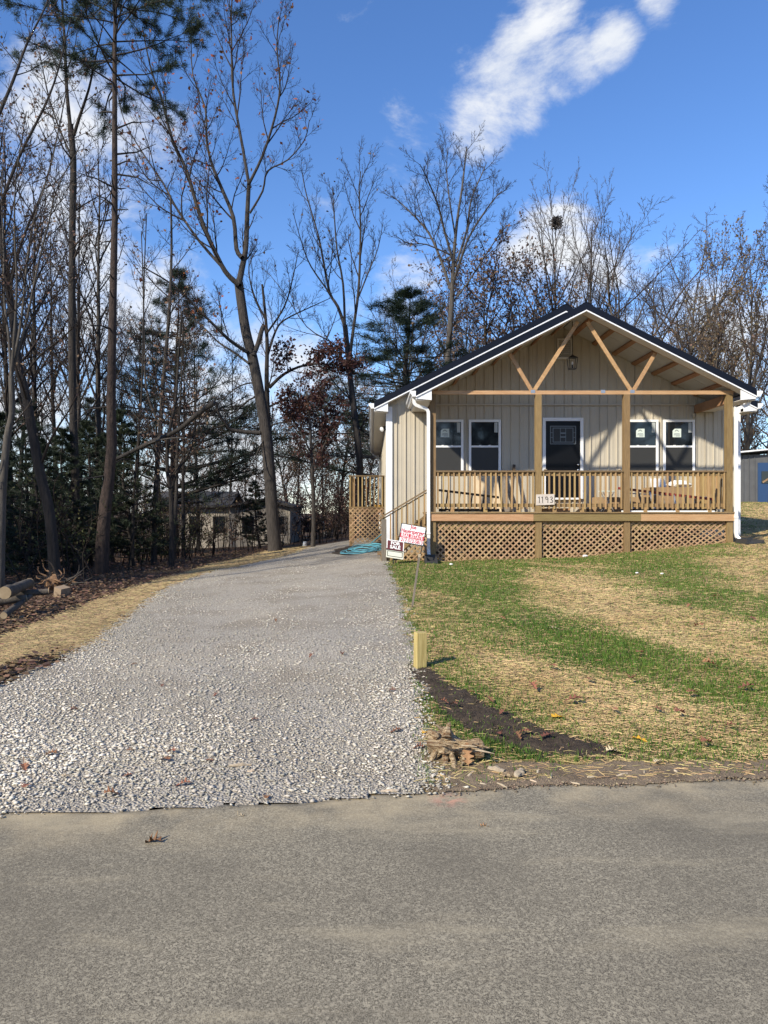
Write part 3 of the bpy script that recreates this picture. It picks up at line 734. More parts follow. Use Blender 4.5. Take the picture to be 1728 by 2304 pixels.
MB().tube([(lx, ly, 5.13), (lx, ly, 5.16), (lx, ly, 5.20), (lx, ly, 5.215)], [.012, .026, .018, .004], 8).build('bulb', 'sign_white', lan, smooth=True)
# ---- downspouts
def spout(pts, w=.075, d=.055):
    mb = MB()
    P = [Vector(p) for p in pts]; n = len(P)
    for i, p in enumerate(P):
        t = (P[min(i+1, n-1)] - P[max(i-1, 0)]).normalized(); yv = Vector((0, 1, 0)); sd = t.cross(yv).normalized(); 
        for (a_, b_) in ((-1, -1), (1, -1), (1, 1), (-1, 1)): mb.v.append(tuple(p + sd*(a_*w/2) + (yv - t*t.y).normalized()*(b_*d/2)))
    for i in range(n-1):
        for k in range(4): mb.f.append((4*i+k, 4*i+(k+1) % 4, 4*i+4+(k+1) % 4, 4*i+4+k))
    mb.f.append((0, 1, 2, 3)); mb.f.append((4*n-1, 4*n-2, 4*n-3, 4*n-4))
    o = mb.build('downspout', 'white_gutter', house)
    return o
def curve(pts, n=5):
    P = [Vector(p) for p in pts]; out_ = []
    for i in range(len(P)-1):
        p0, p1, p2, p3 = P[max(i-1, 0)], P[i], P[i+1], P[min(i+2, len(P)-1)]
        for k in range(n):
            t = k/n
            out_.append(.5*((2*p1)+(-p0+p2)*t+(2*p0-5*p1+4*p2-p3)*t*t+(-p0+3*p1-3*p2+p3)*t**3))
    out_.append(P[-1]); return out_
spout([(.99, 17.30, 4.18), (.99, 17.30, 4.10), (1.0, 17.30, 4.04), (1.04, 17.30, 4.00), (1.12, 17.31, 3.97), (1.24, 17.33, 3.935), (1.30, 17.34, 3.90), (1.328, 17.34, 3.85), (1.332, 17.34, 3.78), (1.332, 17.34, 2.6), (1.335, 17.34, .62), (1.34, 17.31, .52), (1.36, 17.25, .45)])
MB().box(1.288, 1.378, 17.305, 17.378, .98, 1.02).build('spout_joint', 'white_gutter', house)
spout([(8.83, 17.30, 4.18), (8.83, 17.30, 4.10), (8.82, 17.30, 4.04), (8.78, 17.30, 4.00), (8.70, 17.31, 3.97), (8.60, 17.33, 3.93), (8.555, 17.34, 3.89), (8.543, 17.34, 3.82), (8.543, 17.34, 2.6), (8.545, 17.34, 1.02), (8.55, 17.32, .93), (8.58, 17.24, .86)])
MB().box(8.50, 8.59, 17.305, 17.378, 1.36, 1.40).build('spout_joint', 'white_gutter', house)
spout([(.06, YB-.3, 4.18), (.10, YB-.3, 4.02), (.30, YB-.3, 3.9), (.36, YB-.3, 3.8), (.37, YB-.3, 2.0), (.37, YB-.3, .7)])
# flood light on the side wall
fl = thing('floodlight', (.40, 20.1, 3.72), 'small dark cylinder wall light with white face under left eave', 'wall light')
MB().tube([(.395, 20.1, 3.80), (.38, 20.08, 3.78)], .05, 12).build('mount', 'black_metal', fl)
MB().tube([(.40, 20.14, 3.80), (.28, 19.98, 3.73)], [.05, .075], 14).build('housing', 'black_metal', fl, smooth=True)
MB().tube([(.279, 19.979, 3.7295), (.268, 19.965, 3.723)], [.072, .05], 14).build('lens', 'sign_white', fl, smooth=True)
# ---- porch side stairs
def rail_z(x): return 1.343 + (x-.22)*.594
sr = MB().bar((.16, YP+.07, rail_z(.16)+.03), (1.362, YP+.07, rail_z(1.362)+.03), .034, .12).build('stair_railing', 'rail_wood', house)
MB().bar((.20, YP+.09, rail_z(.2)-.035), (1.362, YP+.09, rail_z(1.362)-.035), .03, .035).build('upper_rail', 'baluster_wood', sr)
for k in range(7):
    x = .45 + k*.133
    MB().box(x-.018, x+.018, YP+.035, YP+.071, rail_z(x)-.74, rail_z(x)-.01).build('baluster', 'baluster_wood', sr)
MB().box(.232, .352, YP+.02, YP+.14, .1, 1.33).build('newel_post', 'stake_wood', sr)
for yy in (YP+.10, YP+1.05):
    MB().prism([(1.36, yy, 1.45), (1.36, yy, 1.12), (.40, yy, .30), (.22, yy, .30), (.22, yy, .50)], (0, .038, 0)).build('stair_stringer', 'treated_wood_x', house)
for k in range(5):
    x = 1.33 - k*.235; z = 1.30 - k*.195
    MB().box(x-.25, x, YP+.142, YP+1.046, z-.036, z).build('stair_tread', 'treated_wood_x', house)
lattice(house, .70, 1.36, .28, .30, .98, YP+.16, pitch=.143)

# ---- splash blocks
def splash(cx, cy, label, w=.30, dp=.42, h=.14):
    z = ghf(cx, cy)-.01
    t = thing('splash_block', (cx, cy, z), label, 'splash block', 'downspout splash blocks')
    MB().prism([(cx-w*.5, cy-dp/2, z), (cx+w*.5, cy-dp/2, z), (cx+w*.42, cy-dp/2, z+h*.9), (cx+w*.30, cy-dp/2, z+h*.35), (cx-w*.30, cy-dp/2, z+h*.35), (cx-w*.42, cy-dp/2, z+h)], (0, dp, 0)).build('tray', 'plastic_black', t)
    MB().box(cx-w*.42, cx+w*.42, cy+dp/2+.001, cy+dp/2+.03, z, z+h*1.1).build('back_wall', 'plastic_black', t)
splash(1.36, 16.98, 'black plastic splash block below the left white downspout', .30, .42, .17)
splash(8.70, 17.0, 'flat black splash block below the right white downspout', .44, .5, .11)

# ---- side landing further back
sd = thing('side_deck', (-.13, 22.5, .58), 'raised timber side landing with lattice skirt left of the house', 'deck')
sx0, sx1, sy0, sy1, sz = -.68, .405, 22.5, 24.3, 1.66
y = sy0-.02
while y < sy1: MB().box(sx0-.02, sx1, y, y+.138, sz-.03, sz).build('deck_board', 'treated_wood_x', sd); y += .144
MB().box(sx0-.005, sx1, sy0+.005, sy0+.04, sz-.20, sz-.032).build('rim_joist', 'treated_wood_x', sd)
for (x, y) in ((sx0+.005, sy0+.045), (sx1-.095, sy0+.045), (sx0+.005, sy1-.1)):
    MB().box(x, x+.09, y, y+.09, ghf(x, y)-.1, sz-.205).build('post', 'treated_wood', sd)
    MB().box(x, x+.09, y, y+.09, sz+.002, 2.578).build('railing_post', 'treated_wood', sd)
rl = MB().box(sx0-.03, sx1, sy0-.01, sy0+.13, 2.58, 2.615).build('railing', 'rail_wood', sd)
for k in range(9):
    x = sx0+.03+k*.122
    MB().box(x-.017, x+.017, sy0+.005, sy0+.040, sz-.10+.104, 2.578).build('baluster', 'baluster_wood', rl)
rl = MB().box(sx0-.03, sx0+.10, sy0+.133, sy1, 2.58, 2.615).build('railing', 'rail_wood', sd)
for k in range(12):
    y = sy0+.2+k*.135
    MB().box(sx0+.0, sx0+.035, y-.017, y+.017, sz+.003, 2.578).build('baluster', 'baluster_wood', rl)
lattice(sd, sx0, sx1-.005, .56, .62, sz-.034, sy0-.012, pitch=.145)
pt = thing('power_tool', (.22, 22.62, sz), 'small yellow and black power tool on the side landing', 'power tool')
MB().box(.10, .32, 22.60, 22.70, sz+.001, sz+.06).build('body', 'yellow_tool', pt)
MB().tube([(.20, 22.65, sz+.055), (.21, 22.65, sz+.10), (.27, 22.65, sz+.11), (.29, 22.65, sz+.06)], .018, 8).build('handle', 'plastic_black', pt)
MB().tube([(.105, 22.65, sz+.035), (.05, 22.65, sz+.035)], [.03, .012], 8).build('nose', 'plastic_black', pt)

# ------------------------------------------------------------------ things left on the porch
t = thing('ladder', (2.2, 18.0, DZ), 'black metal ladder lying on its side behind the left porch railing', 'ladder')
a0, a1 = Vector((1.60, 17.85, 2.03)), Vector((3.14, 18.25, 1.86)); b0, b1 = Vector((1.62, 17.80, 1.545)), Vector((3.14, 18.2, 1.545))
MB().bar(a0, a1, .055, .03).build('side_rail', 'black_metal', t); MB().bar(b0, b1, .075, .03).build('side_rail', 'black_metal', t)
for k in range(5):
    u = .16 + k*.20
    MB().bar(b0.lerp(b1, u-.05), a0.lerp(a1, u), .035, .035).build('rung', 'black_metal', t)
t = MB().bar((2.90, 18.95, DZ+.005), (2.90, 19.115, 2.60), .68, .02, (0, 1, 0))
t = MB().prism([(2.62, 18.88, DZ+.004), (3.32, 18.88, DZ+.004), (3.24, 19.12, 2.58), (2.62, 19.12, 2.58)], (0, .018, 0)).build('plywood_sheet', 'plywood')
tag(t, 'pale plywood sheet leaning on the wall under the second window', 'plywood')
t = MB().bar((3.45, 18.75, DZ+.004), (3.36, 19.1, 2.48), .14, .03, (0, 1, 0)).build('plank', 'grey_plank'); tag(t, 'wide grey plank leaning on the wall beside the plywood', 'plank')
t = MB().bar((3.50, 18.55, DZ+.004), (3.68, 19.1, 2.72), .07, .035, (0, 1, 0)).build('plank', 'dark_plank'); tag(t, 'narrow dark plank with pale tip leaning on the porch wall', 'plank')
def carton(name, x0, x1, y0, y1, z0, z1, label, grp='cartons on the porch'):
    t = thing(name, ((x0+x1)/2, (y0+y1)/2, z0), label, 'cardboard box', grp)
    MB().box(x0, x1, y0, y1, z0+.002, z1).build('carton_body', 'cardboard', t)
    MB().box(x0+.005, x1-.005, (y0+y1)/2-.03, (y0+y1)/2+.03, z1+.0005, z1+.002).build('tape', 'cardboard_dull', t)
    return t
carton('cardboard_box', 5.62, 6.98, 18.35, 18.85, DZ, 1.87, 'long low cardboard box behind the third porch post')
carton('cardboard_box', 6.99, 8.02, 18.45, 19.05, DZ, 2.12, 'tall brown carton with white wrap on top by the right railing')
def crumple(name, cx, cy, cz, rx, ry, rz, mat, parent=None, seed=1, n=10, **p):
    rr = random.Random(seed); mb = MB(); rows = 7
    for i in range(rows):
        f = math.pi*(i+.5)/rows
        for k in range(n):
            a = 2*math.pi*k/n; s = .72+.5*rr.random()
            mb.v.append((cx+rx*math.sin(f)*math.cos(a)*s, cy+ry*math.sin(f)*math.sin(a)*s, cz+rz*math.cos(f)*s))
    for i in range(rows-1):
        for k in range(n): mb.f.append((i*n+k, (i+1)*n+k, (i+1)*n+(k+1) % n, i*n+(k+1) % n))
    mb.f.append(tuple(range(n))); mb.f.append(tuple(range((rows-1)*n, rows*n))[::-1])
    return mb.build(name, mat, parent, **p)
crumple('plastic_wrap', 7.75, 18.7, 2.19, .30, .2, .10, 'white_film', seed=5, label='crumpled white plastic wrap on top of the tall carton', cat='plastic wrap')
t = MB().prism([(7.15, 18.9, 2.13), (7.55, 18.9, 2.13), (7.50, 18.97, 2.36), (7.15, 18.97, 2.36)], (0, .02, 0)).build('foam_board', 'white_film'); tag(t, 'white foam board standing on the tall carton', 'foam board')
t = thing('ladder', (7.1, 17.9, DZ), 'red and silver ladder lying behind the right porch railing', 'ladder')
a0, a1 = Vector((6.0, 18.0, 2.08)), Vector((8.22, 17.75, 1.80)); b0, b1 = Vector((6.2, 17.75, 1.55)), Vector((8.25, 17.7, 1.55))
MB().bar(a0, a1, .06, .03).build('side_rail', 'red_paint', t); MB().bar(a0+Vector((.2, .02, -.12)), a1+Vector((-.1, .03, .05)), .03, .03).build('brace_rail', 'aluminium', t); MB().bar(b0, b1, .06, .03).build('side_rail', 'plastic_black', t)
for k in range(8):
    u = .08 + k*.125
    MB().bar(b0.lerp(b1, u-.04), a0.lerp(a1, u), .045, .03).build('rung', 'grey_plank' if k % 2 else 'aluminium', t)
t = thing('folding_stool', (5.85, 18.2, DZ), 'low folding stool with pale top beside the long cardboard box', 'stool')
MB().box(5.62, 5.98, 18.08, 18.30, 2.00, 2.02).build('seat', 'sticker', t)
for (xa, xb) in ((5.66, 5.94), (5.94, 5.66)): 
    for yy in (18.10, 18.28): MB().bar((xa, yy, DZ+.003), (xb, yy, 1.998), .02, .02).build('leg', 'aluminium', t)
t = MB().box(5.90, 8.10, 17.455, 17.475, DZ+.001, DZ+.035).build('trim_length', 'white_film'); tag(t, 'long white trim strip lying along the porch deck edge', 'trim')
t = MB().box(4.06, 4.74, 17.66, 17.75, DZ+.001, DZ+.09).build('lumber_offcut', 'fresh_lumber'); tag(t, 'short lumber offcut lying on the deck before the door', 'lumber')
t = MB().prism([(4.95, 17.7, DZ+.001), (5.35, 17.7, DZ+.001), (5.28, 17.7, DZ+.085), (5.05, 17.7, DZ+.085)], (0, .3, 0)).build('tool_bag', 'dark_plank'); tag(t, 'flat dark brown tool bag on the deck right of the door', 'bag')
t = MB().tube([(5.50+.05*math.cos(a), 17.7, DZ+.052+.05*math.sin(a)) for a in np.linspace(0, 2*math.pi, 13)], .012, 6).build('wire_coil', 'plastic_black'); tag(t, 'small coil of dark wire lying near the third post', 'wire coil')
crumple('wood_scrap', 1.78, 17.35, DZ+.018, .04, .03, .02, 'stump_pale', seed=9, label='pale wood scrap on the left end of the deck edge', cat='wood scrap')
for (x, lb) in ((4.10, 'pale wood scrap resting on the rail left of the door'), (5.85, 'pale wood scrap resting on the rail beside the third post')):
    crumple('wood_scrap', x, 17.46, 2.497, .045, .03, .02, 'stump_pale', seed=int(x*10), label=lb, cat='wood scrap')
# house number board
yb = YP - .012
t = thing('number_board', (4.06, yb, 1.66), 'white board with handwritten house number 1193 on the porch railing', 'number board')
MB().prism([(3.862, yb, 1.655), (4.305, yb, 1.672), (4.30, yb, 1.925), (3.868, yb, 1.912)], (0, .010, 0)).build('board', 'plywood', t)
MB().prism([(3.866, yb-.0025, 1.66), (4.300, yb-.0025, 1.676), (4.296, yb-.0025, 1.921), (3.872, yb-.0025, 1.908)], (0, .002, 0)).build('paint', 'sticker', t).data.materials[0] = MATS['number_paint']
dg = MB()
def stroke(pts, w=.014):
    for p, q in zip(pts[:-1], pts[1:]): dg.tube([(p[0], yb-.004, p[1]), (q[0], yb-.004, q[1])], w/2, 5)
bx, bz, hh = 3.93, 1.715, .145
stroke([(bx-.015, bz+hh*.85), (bx+.012, bz+hh), (bx+.016, bz)])
stroke([(bx+.062, bz+hh*.85), (bx+.085, bz+hh), (bx+.092, bz-.005)])
stroke([(bx+.215, bz+hh*.78), (bx+.195, bz+hh), (bx+.160, bz+hh*.9), (bx+.165, bz+hh*.58), (bx+.212, bz+hh*.62), (bx+.215, bz+hh*.8), (bx+.212, bz)])
stroke([(bx+.265, bz+hh*.9), (bx+.310, bz+hh), (bx+.322, bz+hh*.75), (bx+.285, bz+hh*.55), (bx+.330, bz+hh*.35), (bx+.315, bz+.01), (bx+.265, bz+.015)])
dg.build('digits', 'black_metal', t)

# ------------------------------------------------------------------ signs, stake, post, hose
def sign_axes(tl, tr, bl, Y, lean):
    TL, TR, BL = at(*tl, Y), at(*tr, Y), at(*bl, Y)
    TL.y += lean; TR.y += lean
    return TL, (TR-TL), (BL-TL)
TL, rx, dn = sign_axes((904.5, 1178), (958.6, 1187.6), (897.5, 1217.5), 16.9, .08)
nrm = rx.cross(dn).normalized(); nrm = nrm if nrm.y < 0 else -nrm
t = thing('yard_sign', (1.0, 16.9, ghf(1.0, 16.9)), 'leaning white real estate sign with red band and black frame', 'yard sign')
def quad(mb, O, r, d, u0, u1, v0, v1, off, th=.004):
    p = [O+r*u0+d*v0, O+r*u1+d*v0, O+r*u1+d*v1, O+r*u0+d*v1]
    return mb.prism([q+nrm*off for q in p], -nrm*th)
quad(MB(), TL, rx, dn, 0, 1, 0, 1, 0, .012).build('panel', 'sign_white', t)
fr = MB(); 
for (u0, u1, v0, v1) in ((-.02, 1.02, -.03, .0), (-.025, .005, .0, 1), (.995, 1.02, .0, 1), (-.02, 1.02, 1.0, 1.05)): quad(fr, TL, rx, dn, u0, u1, v0, v1, .004, .02)
fr.build('frame', 'sign_frame', t)
quad(MB(), TL, rx, dn, .006, .994, .50, .755, .002, .002).build('red_band', 'sign_red', t)
w = rx.length; h = dn.length
def put(txt, u, v, size, mat, bold, sx, off=.0045):
    text_mesh(txt, size, mat, t, 'lettering', TL + rx*u + dn*v + nrm*off, rx, -dn, bold, 'CENTER', sx)
put('Joe', .50, .10, h*.30, 'sign_red', .0022, .86)
put('Hauersperger', .50, .36, h*.32, 'sign_red', .0022, .72)
put('REAL ESTATE', .50, .63, h*.28, 'sign_white', .002, .74)
put('217-512-5813', .52, .885, h*.27, 'sign_red', .002, .80)
legs = MB()
for u in (0.02, .98):
    p = TL + rx*u + dn*1.0; q = Vector((p.x - .10, 16.86, ghf(p.x, 16.86)-.05)); legs.bar(p, q, .02, .02)
legs.build('leg', 'sign_frame', t)
TL2, rx2, dn2 = sign_axes((870.6, 1213), (909.5, 1218.8), (868.6, 1252.5), 16.75, .03)
t = thing('sale_sign', (.5, 16.75, ghf(.5, 16.75)), 'maroon and white for sale sign leaning by the stair newel', 'yard sign')
TL, rx, dn = TL2, rx2, dn2; nrm = rx.cross(dn).normalized(); nrm = nrm if nrm.y < 0 else -nrm; h = dn.length
quad(MB(), TL, rx, dn, 0, 1, 0, .56, 0, .012).build('panel', 'sign_maroon', t)
fr = MB()
for (u0, u1, v0, v1) in ((0, 1, 0, .05), (0, .05, .05, .50), (.95, 1, .05, .56)): quad(fr, TL, rx, dn, u0, u1, v0, v1, .003, .004)
fr.build('border', 'sign_white', t)
quad(MB(), TL, rx, dn, 0, 1, .60, 1.02, 0, .012).build('rider', 'sign_cream', t)
fr = MB()
for (u0, u1, v0, v1) in ((.06, .94, .63, .66), (.06, .94, .91, .94), (.06, .09, .66, .91), (.91, .94, .66, .91), (-.01, 1.01, .56, .60)): quad(fr, TL, rx, dn, u0, u1, v0, v1, .003, .004)
fr.build('rider_border', 'sign_frame', t)
put('FOR', .50, .185, h*.255, 'sign_white', .0042, 1.08); put('SALE', .50, .405, h*.255, 'sign_white', .0042, 1.10)
fad = MB(); rr = random.Random(4)
for k in range(8):
    u = .12+k*.095; quad(fad, TL, rx, dn, u, u+.012, .71, .71+.10*rr.uniform(.5, 1), .002, .0015); quad(fad, TL, rx, dn, u, u+.05, .70+.1*rr.random(), .715+.1*rr.random()+.01, .0024, .0015)
fad.build('faded_writing', 'sticker', t)
MB().bar(TL+rx*.42+dn*1.0+nrm*-.02, Vector((TL.x+rx.x*.36, 16.76, ghf(.5, 16.75)-.05)), .02, .02).build('leg', 'sign_frame', t)
# leaning stake
b0 = hit(925, 1366); top = at(943.5, 1250, b0.y+.02)
t = thing('stake', b0, 'leaning grey wooden stake at the edge of driveway and lawn', 'stake')
MB().bar(b0-Vector((.002, 0, .12)), top, .026, .026).build('shaft', 'stake_wood', t)
MB().bar(top-Vector((.004, 0, .05)), top+Vector((.002, -.016, .02)), .034, .012).build('pale_tip', 'stake_pale', t)
# short 4x4 post
q = hit(945, 1503)
z0 = q.z
mb = MB(); hh = .305; w = .045
mb.add([(-w,-w,-.1),(w,-w,-.1),(w,w,-.1),(-w,w,-.1),(-w,-w,hh),(w,-w,hh),(w,w,hh),(-w,w,hh)], [(0,3,2,1),(4,5,6,7),(0,1,5,4),(1,2,6,5),(2,3,7,6),(3,0,4,7)])
o = mb.build('short_post', 'post_wood'); o.location = q; o.rotation_euler = (.01, .012, .30); tag(o, 'short pale yellow timber post standing at the lawn corner by gravel', 'post')
bv = o.modifiers.new('edge', 'BEVEL'); bv.width = .004; bv.segments = 2
# hose
pts = []; rr = random.Random(3); c0 = hit(818, 1240)
for k in range(150):
    a = k*.26; r_ = .46 + .16*math.sin(k*.31) + .05*rr.random(); 
    x = c0.x + r_*math.cos(a)*.95 + .10*math.sin(k*.07); y = c0.y + r_*math.sin(a)*1.7 + .3*math.sin(k*.05)
    pts.append((x, y, ghf(x, y)+.02+.012*(k % 5)/5+.0004*k))
last = Vector(pts[-1])
for k in range(1, 9):
    u = k/8; p = last.lerp(Vector((.36, 20.6, .95)), u); pts.append((p.x, p.y, max(p.z + .0, ghf(p.x, p.y)+.02)))
o = MB().tube(curve(pts, 2), .0125, 6).build('garden_hose', 'hose', smooth=True); tag(o, 'tangled light blue hose lying on gravel beside the house', 'hose')
xs_ = np.arange(-1.1, .5, .06); ys_ = np.arange(19.4, 22.6, .06)
sheet('damp_soil', xs_, ys_, .014, 'dark_soil', lambda x, y: ((x+.35 - .05*np.sin(y*6))/.75)**2 + ((y-21.0)/1.6)**2 + .15*np.sin(x*9+y*5) < 1, kind='structure')
# white cup and little post near the big tree
q = hit(686, 1228)
t = thing('bucket', q, 'white upturned bucket on the ground right of the big oak', 'bucket')
MB().tube([q, q+Vector((0, 0, .19))], [.10, .085], 14).build('body', 'white_litter', t, smooth=True)
MB().tube([q+Vector((0, 0, .002)), q+Vector((0, 0, .022))], [.112, .112], 14).build('rim', 'white_litter', t)
q = hit(742, 1207)
o = MB().box(-.045, .045, -.045, .045, -.1, .62).build('marker_post', 'treated_wood'); o.location = q; tag(o, 'thin wooden marker post at the far end of the driveway', 'post')

# ------------------------------------------------------------------ neighbour house, shed, car
nbh = thing('neighbour_house', (-8.5, 46, -.8), 'low grey house half hidden behind the left woods', 'house')
def nx_(px): return (px-CX)*45/F
g0, ge, gr_ = -1.2, 1.90, 2.34
xa, xb, xm = nx_(508), nx_(660), nx_(597)
MB().prism([(xa+.2, 45, g0), (xb-.2, 45, g0), (xb-.2, 45, ge-.05), (xm, 45, gr_-.15), (xa+.2, 45, ge-.05)], (0, 7, 0)).build('gable_wall', 'neighbour_wall', nbh)
for s, xe in ((-1, xa), (1, xb)): MB().prism([(xm+.0008*s, 44.6, gr_), (xe, 44.6, ge), (xe, 44.6, ge-.14), (xm+.0008*s, 44.6, gr_-.14)], (0, 7.6, 0)).build('roof', 'neighbour_roof', nbh)
xw = nx_(330)
MB().box(xw, xa+.18, 46.2, 51, g0, ge-.05).build('wing_wall', 'neighbour_wall', nbh)
MB().prism([(xw-.4, 45.8, ge), (xw-.4, 48.6, ge+.95), (xw-.4, 51.4, ge), (xw-.4, 51.4, ge-.12), (xw-.4, 48.6, ge+.8), (xw-.4, 45.8, ge-.12)], (xa+.15-xw+.4, 0, 0)).build('wing_roof', 'neighbour_roof', nbh)
for (p0, p1, yy) in ((545, 572, 45), (470, 498, 46.2), (415, 440, 46.2), (620, 640, 45)):
    a_, b_ = nx_(p0), nx_(p1)
    wd = MB().box(a_-.07, b_+.07, yy-.05, yy-.004, .1, 1.3).build('window', 'neighbour_wall', nbh); MB().box(a_, b_, yy-.06, yy-.052, .17, 1.23).build('pane', 'glass', wd)
shed = thing('shed', (22.5, 40, 2.0), 'grey metal shed with blue door behind the house on the right', 'shed')
gz = 1.95
MB().box(19.75, 27, 40, 45, gz-.3, 4.60).build('wall', 'shed_wall', shed)
for k in range(9): MB().box(19.78+k*.3, 19.82+k*.3, 39.965, 39.998, gz, 4.58).build('wall_rib', 'shed_wall', shed) if not (20.75 < 19.8+k*.3 < 22.1) else None
MB().prism([(19.55, 39.7, 4.61), (27.2, 39.7, 5.35), (27.2, 39.7, 5.43), (19.55, 39.7, 4.70)], (0, 5.6, 0)).build('roof', 'neighbour_roof', shed)
MB().prism([(19.55, 39.66, 4.66), (27.2, 39.66, 5.40), (27.2, 39.66, 5.46), (19.55, 39.66, 4.74)], (0, .035, 0)).build('roof_edge', 'white_trim', shed)
sdoor = MB().box(20.88, 22.0, 39.93, 39.996, gz+.05, 4.16).build('door', 'shed_door', shed)
MB().box(21.05, 21.95, 39.90, 39.928, 3.05, 3.70).build('door_window', 'glass', sdoor)
MB().bar((21.1, 39.895, 3.1), (21.9, 39.895, 3.6), .09, .02).build('door_brace', 'lattice_wood', sdoor)
carx, cary = -4.95, 60.0; cz = ghf(carx, cary)
car = thing('parked_car', (carx, cary, cz), 'dark parked car glimpsed through the brush beyond the driveway', 'car')
prof = [(-2.1, .35), (2.1, .35), (2.15, .75), (1.95, .95), (1.2, 1.02), (.6, 1.48), (-.9, 1.5), (-1.6, 1.05), (-2.1, .98)]
MB().prism([(carx+a_, cary-.85, cz+b_) for a_, b_ in prof], (0, 1.7, 0)).build('body', 'car_paint', car)
MB().prism([(carx+a_, cary-.86, cz+b_) for a_, b_ in ((1.0, 1.04), (.52, 1.42), (-.82, 1.43), (-1.35, 1.06))], (0, .008, 0)).build('side_window', 'glass', car)
for dx in (-1.3, 1.35):
    wh = MB().tube([(carx+dx, cary-.88, cz+.33), (carx+dx, cary-.66, cz+.33)], .33, 18).build('wheel', 'tyre', car)
    MB().tube([(carx+dx, cary-.895, cz+.33), (carx+dx, cary-.882, cz+.33)], .19, 14).build('rim', 'aluminium', wh)
MB().box(carx+1.98, carx+2.14, cary-.8, cary-.5, cz+.68, cz+.82).build('headlight', 'sign_white', car)
MB().box(carx-2.13, carx-2.08, cary-.8, cary-.5, cz+.75, cz+.9).build('tail_light', 'red_paint', car)

# ------------------------------------------------------------------ logs, roots, carton at the wood edge
def log(p0, p1, r0, r1, label, seed, mat='log_bark'):
    rr = random.Random(seed); p0, p1 = Vector(p0), Vector(p1); t = thing('log', (p0+p1)/2 - Vector((0, 0, r0)), label, 'log', 'logs piled at the wood edge')
    pts = [p0.lerp(p1, k/6) + Vector((rr.uniform(-1, 1), rr.uniform(-1, 1), rr.uniform(-1, 1)))*r0*.12*(0 < k < 6) for k in range(7)]
    MB().tube(pts, [r0+(r1-r0)*k/6*1.0 + rr.uniform(-.1, .1)*r0 for k in range(7)], 12, cap=False).build('bark', mat, t, smooth=True)
    d = (p1-p0).normalized()
    for a_, b_, r_ in ((p0, p0+d*.01, r0), (p1-d*.01, p1, r1)): MB().tube([a_, b_], r_*1.02, 12).build('cut_end', 'log_cut', t)
    return t
LY = 10.4
def lp(px, py, Y): return at(px, py, Y)
log(lp(10, 1334, 10.0), lp(66, 1312, 11.2), .085, .075, 'thick grey log with a pale sawn end at the left photo edge', 1)
log(lp(-60, 1345, 10.6), lp(110, 1331, 11.0), .055, .045, 'thin dark log lying under the thick sawn log', 2)
log(lp(-70, 1366, 10.2), lp(60, 1346, 10.6), .06, .05, 'dark log at the bottom of the pile below the sawn log', 3, 'log_bark')
log(lp(8, 1385, 9.7), lp(70, 1340, 10.9), .045, .03, 'slender grey branch log leaning on the pile', 4)
q = hit(105, 1335); t = thing('root_ball', q, 'upturned orange-brown root tangle beside the log pile', 'root ball')
rr = random.Random(11); c = q + Vector((0, .25, .18))
crumple('core', c.x, c.y, c.z, .15, .15, .16, 'root_wood', t, seed=8)
for k in range(20):
    d = Vector((rr.gauss(0, 1), rr.gauss(0, 1), rr.gauss(.5, .8))).normalized(); p = c + d*.1; pts = [p]; L_ = rr.uniform(.15, .5)
    for i in range(5):
        d = (d + Vector((rr.gauss(0, .4), rr.gauss(0, .4), rr.gauss(0, .4)))).normalized(); p = p + d*L_/5; pts.append(Vector((p.x, p.y, max(p.z, ghf(p.x, p.y)+.01))))
    MB().tube(pts, [.022*(1-i/6.5) for i in range(6)], 5).build('root', 'root_wood', t, smooth=True)
q = hit(160, 1335); t = thing('branch_pile', q, 'bare forked branch lying beside the root tangle', 'branch'); rr = random.Random(21)
p0 = q + Vector((-.25, .2, .12))
for k in range(9):
    d = Vector((rr.uniform(.2, 1), rr.uniform(-.4, .4), rr.uniform(.1, .7))).normalized(); p = p0 + Vector((rr.uniform(0, .2), 0, rr.uniform(0, .1))); pts = [p]
    for i in range(5): d = (d + Vector((rr.gauss(0, .25), rr.gauss(0, .25), rr.gauss(.05, .25)))).normalized(); p = p + d*rr.uniform(.06, .11); pts.append(p)
    MB().tube(pts, [.014*(1-i/6) for i in range(6)], 5).build('twig', 'bark_pale' if 'bark_pale' in MATS else 'bark', t, smooth=True)
q = hit(139, 1341); t = thing('cardboard_box', q, 'small cardboard box tipped over on the leaf litter', 'cardboard box')
mb = MB(); mb.box(-.085, .085, -.10, .10, 0, .15)
o = mb.build('carton_body', 'cardboard_dull', t); o.matrix_parent_inverse = Matrix.Identity(4); o.rotation_euler = (.1, .22, -.45); o.location = (0, 0, .01)
o2 = MB().box(-.05, .03, -.1012, -.1002, .05, .055).box(-.05, .01, -.1012, -.1002, .065, .069).build('carton_print', 'dark_plank', o)

